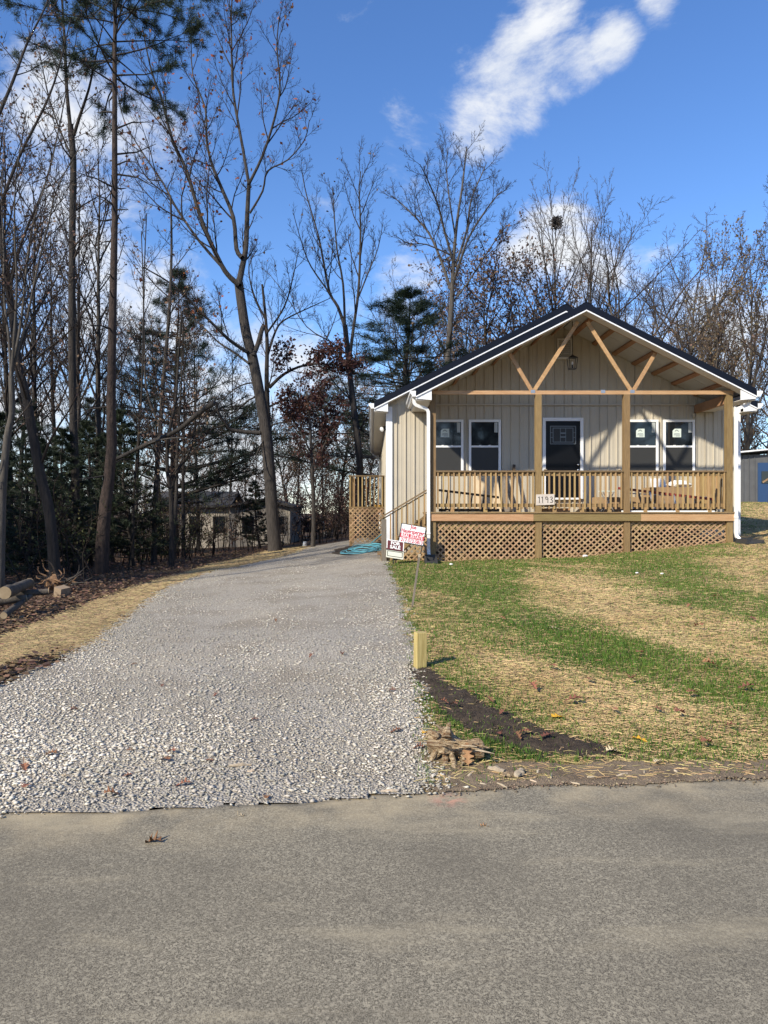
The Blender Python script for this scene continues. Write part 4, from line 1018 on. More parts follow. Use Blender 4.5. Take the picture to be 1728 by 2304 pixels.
# ------------------------------------------------------------------ weathered stump piece, chips
q = hit(1015, 1712); t = thing('stump', q, 'weathered split stump with roots at the driveway corner', 'stump')
rr = random.Random(5)
def P(px, py, dy=0): v = at(px, py, q.y+dy); return v
mb = MB(); A, B = P(982, 1676, .10), P(1088, 1696, .02)
n, m_ = 18, 9; ax_d = (B-A).normalized(); up = Vector((0, 0, 1)); sdv = ax_d.cross(up).normalized(); upv = sdv.cross(ax_d)
ridge = [rr.uniform(.62, 1.28) for _ in range(n)]
for i in range(m_):
    u = i/(m_-1); c = A.lerp(B, u)
    rad = .112 - .062*u**.8 + .014*math.sin(u*9)
    for k in range(n):
        a = 2*math.pi*k/n; r_ = rad*ridge[k]*(1+.12*math.sin(5*a+u*5)) * rr.uniform(.88, 1.12)
        end = ax_d*(rr.uniform(-.05, .04) if i in (0,) else rr.uniform(-.035, .02) if i == m_-1 else 0)
        mb.v.append(tuple(c + sdv*(r_*math.cos(a)*1.05) + upv*(r_*math.sin(a)*.86) + end))
for i in range(m_-1):
    for k in range(n): mb.f.append((i*n+k, i*n+(k+1) % n, (i+1)*n+(k+1) % n, (i+1)*n+k))
mb.f.append(tuple(range(n))[::-1]); mb.f.append(tuple(range((m_-1)*n, m_*n)))
mb.build('body', 'stump_wood', t)
roots = [((985,1680),(975,1700),(966,1722),(958,1738),.035,-.03),((1000,1690),(1003,1715),(1000,1735),(990,1745),.032,-.08),((1012,1690),(1020,1712),(1022,1728),(1030,1738),.028,-.10),((985,1660),(972,1648),(964,1650),(958,1662),.036,.03),((1005,1660),(1006,1645),(1010,1632),(1014,1628),.040,.04),((990,1690),(975,1712),(960,1718),(945,1735),.020,-.02),((1040,1695),(1044,1712),(1038,1722),(1030,1730),.02,-.1)]
for (a_, b_, c_, d_, r_, dy) in roots:
    pts = curve([P(*a_), P(*b_, dy*.5), P(*c_, dy), P(*d_, dy*1.2)], 3)
    pts = [Vector((p.x, p.y, max(p.z, ghf(p.x, p.y)+.006))) for p in pts]
    nn = len(pts); MB().tube(pts, [r_*.72*(1-.85*i/nn)*rr.uniform(.65, 1.3) for i in range(nn)], 7).build('root', 'stump_wood', t)
for k in range(9):
    px = rr.uniform(968, 1082); u = (px-968)/114; py = 1655+u*30+rr.uniform(-6, 16); a_ = P(px, py, -.07+rr.uniform(-.02, .02)); b_ = a_ + ax_d*rr.uniform(.04, .13) + Vector((0, 0, rr.uniform(-.015, .02)))
    MB().tube([a_, a_.lerp(b_, .5)+Vector((0, -.006, .004)), b_], [.003, .006, .002], 5).build('splinter', 'stump_pale' if k % 4 == 0 else 'stump_wood', t)
def chip(px, py, L_, w_, ang, mat, label, group=None, h_=.02, seed=0):
    q = hit(px, py); rr = random.Random(seed+int(px))
    mb = MB(); n = 7; prev = None
    pts = []; rad = []
    for i in range(6):
        u = i/5-.5; pts.append((u*L_, rr.uniform(-.1, .1)*w_, h_*.6+rr.uniform(-.1, .15)*h_)); rad.append(h_*.5*(1-abs(u)*1.1)*rr.uniform(.8, 1.25)+.002)
    o = mb.tube(pts, rad, 7).build('wood_chip', mat); o.location = q; o.rotation_euler = (rr.uniform(-.1, .1), rr.uniform(-.12, .12), ang); o.scale = (1, w_/h_, 1)
    return tag(o, label, 'wood chip', group)
chip(1118, 1738, .10, .05, -.7, 'stump_pale', 'pale knobbly wood chunk on dirt right of the stump', h_=.026)
chip(1145, 1752, .09, .04, .5, 'stump_wood', 'short brown wood chunk between two pale ones near the road', h_=.03)
chip(1168, 1748, .10, .05, 1.1, 'stump_pale', 'thick pale wood chunk standing at the road edge', h_=.032)
chip(540, 1727, .13, .024, .25, 'wood_chip', 'pale stick lying across the gravel near the road', h_=.02)
chip(565, 1740, .04, .02, .1, 'wood_chip', 'tiny tan wood bit below the gravel stick', h_=.012)
chip(878, 1783, .10, .02, .03, 'wood_chip', 'flat pale wood sliver where gravel meets road', h_=.012)
for k, (px, py) in enumerate(((1060,1745),(1090,1768),(1200,1762),(1240,1750),(1290,1765),(1330,1752),(1400,1748),(1210,1740),(1130,1772),(1010,1755),(955,1745),(1450,1742),(1520,1738),(1600,1740))):
    chip(px, py, R.uniform(.04, .09), R.uniform(.008, .016), R.uniform(-1.5, 1.5), 'wood_chip', 'small wood splinter scattered on the roadside dirt', 'splinters on the roadside dirt', R.uniform(.006, .012), k)
# sticks on the road
for (px, py, L_, ang, lb) in ((175, 2255, .085, .45, 'thin dark twig near the lower left corner of the road'), (1480, 2106, .022, .0, 'tiny dark twig lying on the open road, centre right'), (1632, 2022, .035, .1, 'thin dark twig on the right side of the road'), (520, 1858, .025, .2, 'small dark twig beside a pale curled leaf on the road')):
    q = hit(px, py); d = Vector((math.cos(ang), math.sin(ang), 0))
    o = MB().tube([q-d*L_/2+Vector((0, 0, .003)), q+Vector((0, .002, .004)), q+d*L_/2+Vector((0, 0, .003))], .0014, 5).build('twig', 'dark_plank'); tag(o, lb, 'twig')

# ------------------------------------------------------------------ single fallen leaves
def leaf_mesh(name, L_, W_, lobes, curl, seed):
    rr = random.Random(seed); n = 5*lobes; up_, lo_ = [], []
    for i in range(n+1):
        u = i/n; env = math.sin(math.pi*u**.85)**.7 * W_/2
        w_ = env*(.62+.38*math.cos(2*math.pi*lobes*u+math.pi)) + .0015
        up_.append((u*L_, w_*rr.uniform(.85, 1.15))); lo_.append((u*L_, -w_*rr.uniform(.85, 1.15)))
    V = []; Fc = []
    tw = rr.uniform(-.6, .6)
    def z(x, y): return curl*W_*((y/(W_/2))**2*.5 + .35*math.sin(3.0*x/L_+1)) + tw*y*(x/L_-.5)
    for (a_, b_) in zip(up_, lo_):
        mid = (a_[0], 0)
        for p in (a_, mid, b_): V.append((p[0]-L_/2, p[1], z(*p)))
    for i in range(n):
        for k in (0, 1): Fc.append((3*i+k, 3*i+k+1, 3*i+k+4, 3*i+k+3))
    o = len(V); 
    for i in range(4):
        x = -L_/2 - i*L_*.09; zz = z(0, 0) + .004*i*i
        V += [(x, .0012, zz), (x, -.0012, zz)]
    for i in range(3): Fc.append((o+2*i, o+2*i+1, o+2*i+3, o+2*i+2))
    mz = min(v[2] for v in V); V = [(a_, b_, c_-mz+.002) for a_, b_, c_ in V]
    me = bpy.data.meshes.new(name); me.from_pydata(V, [], Fc); me.update(); return me
def leaf(px, py, size, mat, label, group=None, lobes=4, curl=.35, rz=0, seed=1, upright=0, wr=.62):
    q = hit(px, py); me = leaf_mesh('fallen_leaf', size, size*wr, lobes, curl, seed); o = link('fallen_leaf', me, mat)
    o.location = q + Vector((0, 0, .006 + (size*.5 if upright else 0))); o.rotation_euler = (0, -upright, rz)
    return tag(o, label, 'leaf', group)
leaf(340, 1910, .105, 'oak_leaf', 'curled brown oak leaf lying alone on the grey road', curl=.9, rz=2.9, seed=2, wr=.6)
leaf(252, 1797, .085, 'oak_leaf', 'large rust-brown leaf at the lower gravel edge, left', curl=.6, rz=.6, seed=3, wr=.85)
leaf(1052, 1722, .125, 'oak_leaf_tan', 'tan lobed oak leaf standing upright against the stump', curl=.12, rz=1.57, seed=4, upright=1.15, wr=.52)
leaf(1257, 1620, .11, 'yellow_leaf', 'larger bright yellow leaf lying on the straw lawn', lobes=3, curl=.25, rz=.3, seed=5, wr=.9)
leaf(1438, 1670, .10, 'yellow_leaf', 'smaller yellow leaf on the lawn further right', lobes=3, curl=.35, rz=-.3, seed=6, wr=.8)
leaf(548, 1850, .05, 'pale_leaf', 'small pale curled leaf on the road by a twig', curl=1.0, rz=.8, seed=7)
leaf(1093, 1872, .06, 'oak_leaf_tan', 'small tan crumpled leaf near the road centre', curl=.9, rz=.2, seed=8)
leaf(1248, 1418, .13, 'pale_leaf', 'single pale leaf lying in the green lawn stripe', curl=.4, rz=.1, seed=9)
leaf(1380, 1700, .10, 'pale_leaf', 'pale grey curled leaf at the tip of the soil strip', curl=.7, rz=.3, seed=10)
leaf(1482, 1724, .08, 'pale_leaf', 'pale pinkish leaf on dirt near the right road edge', curl=.7, rz=.6, seed=12)
leaf(957, 1655, .06, 'yellow_leaf', 'small orange leaf touching the top of the stump', curl=.6, rz=.9, seed=13)
leaf(150, 1756, .06, 'yellow_leaf', 'small yellow leaf on the gravel at far left', curl=.6, rz=.2, seed=14).data.materials[0] = MATS['pale_leaf']
k = 20
for (px, py) in ((112,1705),(55,1735),(60,1775),(285,1752),(296,1695),(370,1715),(385,1698),(412,1771),(470,1716),(365,1545),(485,1568),(570,1625),(170,1603),(600,1800),(890,1650),(940,1690),(880,1560),(300,1500),(700,1480),(770,1477),(620,1400),(560,1470)):
    k += 1; leaf(px, py, R.uniform(.045, .085), 'oak_leaf', 'small dry brown leaf scattered on the gravel driveway', 'brown leaves on the gravel', curl=R.uniform(.3, .9), rz=R.uniform(0, 6), seed=k)
for (px, py) in ((1062,1570),(1100,1588),(1130,1615),(1000,1592),(1020,1600),(1165,1672),(1180,1660),(1120,1665),(1230,1668)):
    k += 1; leaf(px, py, R.uniform(.06, .10), 'oak_leaf', 'brown leaf lying on the dark soil strip', 'brown leaves on the soil strip', curl=R.uniform(.3, .8), rz=R.uniform(0, 6), seed=k).location.z += .025
for (px, py) in ((1320,1540),(1560,1575),(1600,1510),(1350,1500),(1440,1480),(1200,1560),(1480,1610),(1590,1690),(1640,1650),(1550,1372),(1690,1400),(1500,1320),(1130,1400),(1000,1350),(1050,1310),(1380,1610),(1610,1350),(1240,1510),(1150,1460),(1420,1540),(1530,1620),(1680,1560),(1290,1590),(1570,1420)):
    k += 1; leaf(px, py, R.uniform(.08, .14), 'oak_leaf', 'brown leaf scattered on the straw-covered lawn', 'brown leaves on the lawn', curl=R.uniform(.3, .8), rz=R.uniform(0, 6), seed=k).location.z += .03
for (px, py, s_, lb) in ((1316,1254,.06,'white round litter scrap below the second lattice panel'),(1433,1291,.03,'white paper scrap in the green lawn, left of two'),(1490,1293,.03,'pale paper scrap in the green lawn, right of two'),(1015,1272,.045,'crumpled pale paper scrap right of the left splash block')):
    q = hit(px, py); crumple('litter_scrap', q.x, q.y, q.z+s_*.5, s_, s_*.7, s_*.45, 'white_litter', seed=int(px), label=lb, cat='litter')

# ------------------------------------------------------------------ trees
def tubes_np(branches, sides):
    """branches: list of (pts, radii) -> V, F(quads)"""
    by = {}
    for p, r in branches: by.setdefault(len(p), []).append((p, r))
    VV, FF, o = [], [], 0
    for n, bl in by.items():
        Pn = np.array([b[0] for b in bl], float); Rn = np.array([b[1] for b in bl], float); B = len(bl)
        T = np.empty_like(Pn); T[:, 1:-1] = Pn[:, 2:]-Pn[:, :-2]; T[:, 0] = Pn[:, 1]-Pn[:, 0]; T[:, -1] = Pn[:, -1]-Pn[:, -2]
        T /= np.linalg.norm(T, axis=2, keepdims=True)+1e-9
        d = Pn[:, -1]-Pn[:, 0]; d /= np.linalg.norm(d, axis=1, keepdims=True)+1e-9
        ref = np.where(np.abs(d[:, 2:3]) > .9, np.array([[1., 0, 0]]), np.array([[0, 0, 1.]]))
        U = np.cross(T, ref[:, None, :]); U /= np.linalg.norm(U, axis=2, keepdims=True)+1e-9
        W = np.cross(T, U)
        a = np.arange(sides)*2*np.pi/sides
        ring = Pn[:, :, None, :] + Rn[:, :, None, None]*(U[:, :, None, :]*np.cos(a)[None, None, :, None] + W[:, :, None, :]*np.sin(a)[None, None, :, None])
        VV.append(ring.reshape(-1, 3))
        b_, i_, k_ = np.meshgrid(np.arange(B), np.arange(n-1), np.arange(sides), indexing='ij')
        base = o + b_*n*sides + i_*sides; k2 = (k_+1) % sides
        FF.append(np.stack([base+k_, base+k2, base+sides+k2, base+sides+k_], -1).reshape(-1, 4)); o += B*n*sides
    return np.concatenate(VV), np.concatenate(FF)

class Spec:
    def __init__(s, **k): s.__dict__.update(k)
SP = dict(nseg=[10, 7, 5, 4, 3], wander=[.04, .09, .12, .15, .18], trop=[.02, .07, .07, .05, .03],
          count=[0, 18, 7, 5, 4], start=[0, .35, .2, .15, .1], ang=[0, 45, 42, 45, 48], ratio=[0, .42, .42, .42, .45], minr=.005, rr=.55, levels=5)
def mkspec(**k):
    d = {a: (list(b) if isinstance(b, list) else b) for a, b in SP.items()}; d.update(k); return Spec(**d)
def norm3(x, y, z):
    l = math.sqrt(x*x+y*y+z*z)+1e-12; return x/l, y/l, z/l
def children(pts, rads, L, lvl, sp, rng, out, count=None, start=None):
    if lvl >= sp.levels: return
    c = sp.count[lvl] if count is None else count; st = sp.start[lvl] if start is None else start
    n = len(pts)-1; az = rng.uniform(0, 6.28)
    for i in range(c):
        t = st + (1-st)*((i+rng.random()*.9)/c)*.985
        f = t*n; k = min(int(f), n-1); u = f-k
        p0, p1 = pts[k], pts[k+1]
        p = (p0[0]+(p1[0]-p0[0])*u, p0[1]+(p1[1]-p0[1])*u, p0[2]+(p1[2]-p0[2])*u)
        d = norm3(p1[0]-p0[0], p1[1]-p0[1], p1[2]-p0[2]); r = rads[k]+(rads[k+1]-rads[k])*u
        az += 2.4 + rng.uniform(-.5, .5)
        ax_ = (0, 0, 1) if abs(d[2]) < .9 else (1, 0, 0)
        ux, uy, uz = norm3(d[1]*ax_[2]-d[2]*ax_[1], d[2]*ax_[0]-d[0]*ax_[2], d[0]*ax_[1]-d[1]*ax_[0])
        wx, wy, wz = d[1]*uz-d[2]*uy, d[2]*ux-d[0]*uz, d[0]*uy-d[1]*ux
        a = math.radians(sp.ang[lvl]*rng.uniform(.7, 1.25)); ca, sa, cz, szn = math.cos(a), math.sin(a), math.cos(az), math.sin(az)
        dd = norm3(d[0]*ca+(ux*cz+wx*szn)*sa, d[1]*ca+(uy*cz+wy*szn)*sa, d[2]*ca+(uz*cz+wz*szn)*sa)
        if lvl == 1 and getattr(sp, 'profile', None): shape = sp.profile(t)
        else: shape = 1-.55*t
        l2 = L*sp.ratio[lvl]*shape*rng.uniform(.7, 1.2)
        if l2 < .08: continue
        r2 = max(sp.minr, min(r*.72, max(r*sp.rr*.6, l2*.012)))
        branch(p, dd, l2, r2, lvl, sp, rng, out)
def branch(p, d, L, r, lvl, sp, rng, out, rend=None):
    n = sp.nseg[lvl]; pts = [p]; rads = [r]; w, tr = sp.wander[lvl], sp.trop[lvl]; e = rend if rend is not None else max(sp.minr*.55, r*.28)
    for i in range(n):
        d = norm3(d[0]+rng.gauss(0, w), d[1]+rng.gauss(0, w), d[2]+rng.gauss(0, w)*.7+tr)
        p = (p[0]+d[0]*L/n, p[1]+d[1]*L/n, p[2]+d[2]*L/n); pts.append(p); rads.append(r+(e-r)*((i+1)/n)**.9)
    out[lvl].append((pts, rads))
    children(pts, rads, L, lvl+1, sp, rng, out)
def leaves_np(centers, size, rng, droop=.3):
    n = len(centers); C = np.asarray(centers) + rng.normal(0, size*.8, (n, 3))
    a = rng.normal(0, 1, (n, 3)); a[:, 2] -= droop; a /= np.linalg.norm(a, axis=1, keepdims=True)
    b_ = np.cross(a, rng.normal(0, 1, (n, 3))); b_ /= np.linalg.norm(b_, axis=1, keepdims=True)+1e-9
    s = size*rng.uniform(.55, 1.25, (n, 1)); nn = np.cross(a, b_)
    V = np.stack([C, C+a*s*.55+b_*s*.36+nn*s*.1, C+a*s*1.1, C+a*s*.5-b_*s*.36+nn*s*.1], 1).reshape(-1, 3)
    return V, np.arange(4*n).reshape(n, 4)
def tree_parts(root, out, bark, twig, split=1, sides=(12, 7, 4, 3, 3), leafmat=None, nleaf=0, leafsize=.09, leafsel=None, seed=0):
    nr = np.random.default_rng(seed)
    lo = [b for l in range(split) for b in out[l]]
    V, Fq = tubes_np(lo, sides[0]); mesh_np('trunk', V, Fq, bark, root, smooth=True)
    VV, FF, o = [], [], 0
    for l in range(split, len(out)):
        if out[l]:
            V, Fq = tubes_np(out[l], sides[l]); VV.append(V); FF.append(Fq+o); o += len(V)
    cr_ = None
    if VV: cr_ = mesh_np('crown', np.concatenate(VV), np.concatenate(FF), twig, root, smooth=True)
    if nleaf and leafmat:
        pool = np.array([b[0][j] for l in (2, 3, 4) for b in out[l] for j in range(1, len(b[0]))])
        if leafsel is not None: pool = pool[leafsel(pool)]
        if len(pool):
            V, Fq = leaves_np(pool[nr.integers(0, len(pool), nleaf)], leafsize, nr); mesh_np('foliage', V, Fq, leafmat, root, kind=None)
def grow_tree(H, r, sp, seed, lean=(0, 0)):
    rng = random.Random(seed); out = [[] for _ in range(5)]
    branch((0, 0, -.15), norm3(lean[0], lean[1], 1), H, r, 0, sp, rng, out, rend=r*.12)
    return out
def tree_at(name, px, py, label, group=None, Y=None):
    q = hit(px, py) if Y is None else Vector(((px-CX)*Y/F, Y, ghf((px-CX)*Y/F, Y)))
    return q
def copy_tree(root, loc, rz, sc, label=None, group=None):
    c = root.copy(); COL.objects.link(c); c.location = loc; c.rotation_euler = (0, 0, rz); c.scale = sc if hasattr(sc, '__len__') else (sc, sc, sc)
    if label: c['label'] = label
    if group: c['group'] = group
    for ch in list(root.children):
        k = ch.copy(); COL.objects.link(k); k.parent = c; k.matrix_parent_inverse = Matrix.Identity(4)
    return c
def local_thing(name, loc, label, cat='tree', group=None):
    o = thing(name, loc, label, cat, group); PINV[o.name] = Matrix.Identity(4); return o

# ---- guided tree: limbs laid out as read from the photograph at the tree's own distance, with real depth spread
def guided(name, Y, limbs, label, sp, bark, twig, seed, leaf=None, group=None, extra=None, twigcount=1.0, basey=None):
    rng = random.Random(seed); out = [[] for _ in range(5)]
    base = None; root = None
    for li, (pts, w0, w1, depth, nchild) in enumerate(limbs):
        n = len(pts); W = []
        for i, (px, py) in enumerate(pts):
            u = i/(n-1); W.append(at(px, py, Y + depth*u**1.3))
        if base is None:
            base = W[0].copy(); base.z = ghf(base.x, base.y)
            W[0].z = base.z - .2
            root = local_thing(name, base, label, group=group)
        W = curve(W, 3); m_ = len(W)
        P_ = [tuple(v-base) for v in W]; s = Y/F/2
        rad = [max(.006, (w0+(w1-w0)*(i/(m_-1)))*s) for i in range(m_)]
        if li == 0: rad[0] *= 1.25; rad[1] *= 1.08
        out[0].append((P_, rad))
        L_ = sum((W[i+1]-W[i]).length for i in range(m_-1))
        if nchild: children(P_, rad, min(L_, 7.0), 1, sp, rng, out, count=int(nchild*twigcount), start=.22)
    tree_parts(root, out, bark, twig, 1, **(leaf or {}), seed=seed)
    return root

# big oak in front of the woods
osp = mkspec(count=[0, 8, 7, 6, 4], ang=[0, 36, 36, 40, 45], ratio=[0, .42, .52, .5, .5], trop=[0, .10, .10, .07, .04], minr=.0055)
oak = [
 ([(620,1246),(612,1150),(609,1100),(603,1021),(597,963),(582,876),(568,804),(553,746),(542,674),(537,635)], 29, 20, .3, 0),
 ([(537,640),(545,601),(553,558),(556,489),(560,412)], 15, 9, .6, 3),
 ([(560,414),(546,332),(525,210),(521,105),(521,25),(524,-60)], 7.5, 2, 1.2, 9),
 ([(560,414),(591,350),(619,262),(630,192),(623,105),(628,40)], 7, 2, -1.0, 9),
 ([(562,480),(591,430),(602,385),(647,360),(685,315),(696,270)], 5, 1.5, -1.8, 7),
 ([(545,580),(532,560),(525,489),(497,420),(476,367),(465,315),(462,245),(434,168),(430,90)], 11, 2, 2.0, 11),
 ([(538,640),(519,625),(497,594),(455,500),(420,385),(388,315),(364,224),(340,157),(320,60)], 13, 2.2, -1.6, 12),
 ([(510,612),(448,542),(395,465),(367,412),(325,350),(280,273),(262,200)], 7, 1.5, 2.2, 9),
 ([(556,792),(520,768),(496,746),(438,688),(386,639),(320,600)], 9, 2.5, -2.0, 8),
 ([(560,818),(530,795),(490,769),(452,731),(410,705)], 6, 2, 1.6, 6),
 ([(586,974),(551,972),(519,966),(507,951),(493,934),(487,905)], 10, 5.5, -.8, 2),
 ([(570,800),(580,775),(588,746),(592,735)], 11, 10, .3, 3),
 ([(578,860),(540,868),(500,900),(470,940)], 4, 1, 1.2, 5),
 ([(596,985),(585,1005),(572,1035),(566,1050)], 4, 1.2, -1, 3)]
guided('oak_tree', 27.0, oak, 'big grey oak with leaning trunk beside the driveway', osp, 'bark', 'twig', 11,
       twigcount=1.6, leaf=dict(leafmat='leaf_rust', nleaf=650, leafsize=.15, leafsel=lambda p: (p[:, 2] > 8)))
# oak with hanging maroon leaves just behind
o2 = [
 ([(614,1225),(610,1100),(606,1000),(602,930),(600,850),(601,780),(598,720),(590,640)], 17, 5, 0, 6),
 ([(606,872),(640,841),(689,821),(747,820),(790,828)], 8, 2, -1.5, 9),
 ([(606,915),(640,900),(660,905),(700,915),(730,925)], 5, 1.5, 1.5, 8),
 ([(602,800),(620,745),(640,720),(690,695),(745,670)], 6, 1.5, 1.2, 8),
 ([(689,821),(720,790),(745,740),(762,690)], 4, 1.2, .6, 6),
 ([(600,750),(640,690),(660,620),(672,560)], 5, 1.2, -1.5, 8),
 ([(598,720),(570,660),(560,600),(580,560)], 5, 1.2, 1.5, 8),
 ([(604,960),(640,950),(680,965),(720,955)], 4, 1.2, -.5, 7),
 ([(606,880),(560,900),(520,930),(470,905)], 5, 1.5, 1.5, 8)]
guided('oak_tree', 29.5, o2, 'thinner oak with hanging maroon leaves behind the big oak', osp, 'bark_dark', 'twig', 12,
       leaf=dict(leafmat='leaf_maroon', nleaf=3000, leafsize=.13, leafsel=lambda p: (p[:, 2] < 8.5) & (p[:, 0] > .2) & (p[:, 2] > 3.0)))
# slender tree by the house corner
ssp = mkspec(count=[0, 8, 7, 5, 4], ang=[0, 32, 34, 38, 42], ratio=[0, .42, .48, .48, .48], trop=[0, .12, .1, .08, .05], minr=.006)
s3 = [
 ([(812,1200),(811,1067),(800,950),(790,870),(785,818),(776,731)], 17, 11, 0, 4),
 ([(776,735),(760,690),(742,659),(728,590),(716,529),(690,440),(680,390)], 8, 1.6, 1, 10),
 ([(785,820),(795,740),(806,660),(810,580),(811,500),(808,430),(812,385)], 8, 1.6, -1, 11),
 ([(776,735),(772,640),(758,560),(752,480),(748,420)], 6, 1.4, .5, 9),
 ([(742,660),(700,600),(680,550),(660,480)], 4, 1.2, -1.5, 7),
 ([(789,900),(760,870),(735,835),(710,780)], 4, 1.2, -1, 6),
 ([(806,670),(830,610),(850,560),(862,500)], 4, 1.2, 1, 7),
 ([(783,800),(745,770),(690,735),(640,660),(600,610)], 3.5, 1.0, 1.5, 7)]
guided('slender_tree', 31.0, s3, 'slender bare forked tree left of the house eave', ssp, 'bark', 'twig', 13, leaf=dict(leafmat='leaf_brown', nleaf=120, leafsize=.13))
# round-crowned bare tree behind the roof
csp = mkspec(count=[0, 9, 8, 6, 5], ang=[0, 38, 38, 42, 45], ratio=[0, .44, .48, .48, .5], trop=[0, .09, .08, .05, .03], minr=.0075)
c4 = [
 ([(1003,1190),(1003,900),(1008,800),(1015,700),(1018,640),(1020,589),(1028,502),(1040,420),(1050,330)], 17, 2.5, 0, 12),
 ([(1014,650),(990,580),(968,530),(945,500),(905,460),(880,440)], 7, 1.5, 2, 11),
 ([(1018,640),(1035,590),(1050,545),(1075,500),(1110,450),(1130,430)], 7, 1.5, -2, 11),
 ([(1020,590),(1000,520),(985,460),(960,400),(945,370)], 6, 1.5, -2.5, 11),
 ([(1024,600),(1050,520),(1060,450),(1085,390),(1095,365)], 6, 1.5, 2.5, 11),
 ([(1010,690),(1050,640),(1095,570),(1130,520),(1150,500)], 4.5, 1.4, 1.5, 9),
 ([(1016,575),(960,550),(920,548),(890,530)], 3.5, 1.2, -1, 8),
 ([(1024,530),(1010,440),(1005,380),(1008,330)], 4, 1.2, 1, 9)]
guided('bare_tree', 40.0, c4, 'tall round-crowned bare tree rising behind the left roof slope', csp, 'bark_pale', 'twig', 14)

# left edge woods: near trunks
lsp = mkspec(count=[0, 9, 6, 5, 4], ang=[0, 45, 42, 45, 48], ratio=[0, .34, .45, .45, .45], trop=[0, .08, .08, .06, .03], minr=.005)
A = [
 ([(-2,1300),(3,1180),(6,1099),(16,985),(27,930),(25,847)], 20, 12, 0, 3),
 ([(25,850),(20,760),(10,680),(8,560),(4,440),(10,300)], 7, 1.5, 1, 12),
 ([(25,850),(32,760),(38,640),(33,520),(36,400),(60,250)], 7, 1.5, -1, 12),
 ([(26,840),(48,720),(60,600),(75,500),(110,390),(140,260)], 7, 1.5, .5, 12),
 ([(27,835),(60,720),(85,600),(110,500),(130,420),(180,330)], 6, 1.5, -.8, 11),
 ([(33,700),(70,640),(130,590),(150,570)], 4, 1.2, 1, 7)]
guided('multi_stem_tree', 13.0, A, 'pale multi-stemmed bare tree at the left photo edge', lsp, 'bark_pale', 'twig', 15, leaf=dict(leafmat='leaf_brown', nleaf=500, leafsize=.06))
B = [
 ([(128,1262),(112,1160),(94,1082),(75,985),(58,888),(41,819),(28,708),(12,600),(-5,480),(-20,300)], 25, 12, 0, 9),
 ([(50,850),(90,800),(140,760),(170,730)], 6, 1.5, -1, 8),
 ([(40,800),(70,720),(120,640),(150,560),(170,470)], 6, 1.2, 1.2, 9),
 ([(20,660),(50,540),(100,420),(130,300),(150,200)], 7, 1.6, -1, 10),
 ([(-5,480),(40,360),(100,240),(130,160),(160,40)], 8, 2, -.5, 10),
 ([(-20,300),(30,180),(60,100),(100,20),(130,-50)], 8, 2, .8, 10)]
guided('leaning_tree', 15.0, B, 'dark tree leaning left beside the root tangle', lsp, 'bark_dark', 'twig', 16, leaf=dict(leafmat='leaf_brown', nleaf=500, leafsize=.07))
C = [
 ([(174,1225),(171,1120),(166,980),(162,800),(162,640),(163,500),(165,364),(158,280)], 19, 13, 0, 5),
 ([(158,285),(150,200),(146,100),(140,0),(138,-90)], 9, 3, .5, 11),
 ([(166,305),(180,260),(200,200),(215,130),(235,40)], 8, 2, -.8, 10),
 ([(164,360),(130,280),(105,200),(90,120)], 5, 1.5, 1.2, 9),
 ([(163,480),(190,460),(225,440),(245,430)], 4, 1.2, 1, 7),
 ([(163,560),(190,530),(225,510)], 4, 1.2, -1, 6),
 ([(163,640),(130,610),(100,560),(70,470)], 4, 1.2, .5, 8)]
guided('straight_tree', 19.0, C, 'straight dark tall trunk left of the red-barked pine', lsp, 'bark_dark', 'twig', 17, leaf=dict(leafmat='leaf_brown', nleaf=300, leafsize=.08))
E = [
 ([(346,1258),(348,1178),(353,1060),(360,971),(368,850),(378,740),(384,640),(386,540),(384,440)], 14, 4, 0, 16),
 ([(360,960),(330,880),(325,780),(322,640),(318,520)], 6, 2, 1, 12)]
guided('slim_tree', 22.0, E, 'slim pale-barked trunk right of the red-barked pine', lsp, 'bark', 'twig', 18, leaf=dict(leafmat='leaf_brown', nleaf=300, leafsize=.09))
Fk = [
 ([(386,1268),(386,1178),(384,1110),(376,1050),(380,980),(395,900),(402,800),(410,700)], 12, 4, 0, 12),
 ([(384,1110),(400,1060),(430,1010),(440,930),(442,840)], 6, 2, -1, 9),
 ([(376,1050),(350,1010),(335,970),(300,930)], 4, 1.2, 1, 6)]
guided('forked_tree', 20.0, Fk, 'dark forked trunk standing before the low grey house', lsp, 'bark_dark', 'twig', 19, leaf=dict(leafmat='leaf_brown', nleaf=700, leafsize=.09))
Gk = [([(300,1262),(299,1200),(302,1100),(310,1000),(318,900),(322,760),(325,600),(330,480)], 7, 2, 0, 14)]
guided('thin_tree', 21.0, Gk, 'very thin dark sapling between the pine and the slim trunk', lsp, 'bark_dark', 'twig', 20)
Hk = [
 ([(704,1222),(706,1150),(703,1080),(700,1010),(697,950),(690,880)], 10, 4, 0, 7),
 ([(705,1150),(722,1135),(733,1122)], 4, 2, -.4, 2),
 ([(703,1060),(730,1000),(750,950),(770,910)], 4, 1.3, .6, 9),
 ([(700,1020),(670,960),(650,930),(630,900)], 4, 1.3, -.6, 9),
 ([(698,960),(720,900),(735,860)], 3, 1.2, .5, 8)]
guided('small_maple', 27.5, Hk, 'small tree with dark red leaves between oak and side landing', osp, 'bark', 'twig', 21, leaf=dict(leafmat='leaf_maroon', nleaf=2400, leafsize=.11, leafsel=lambda p: p[:, 2] > 3.0))
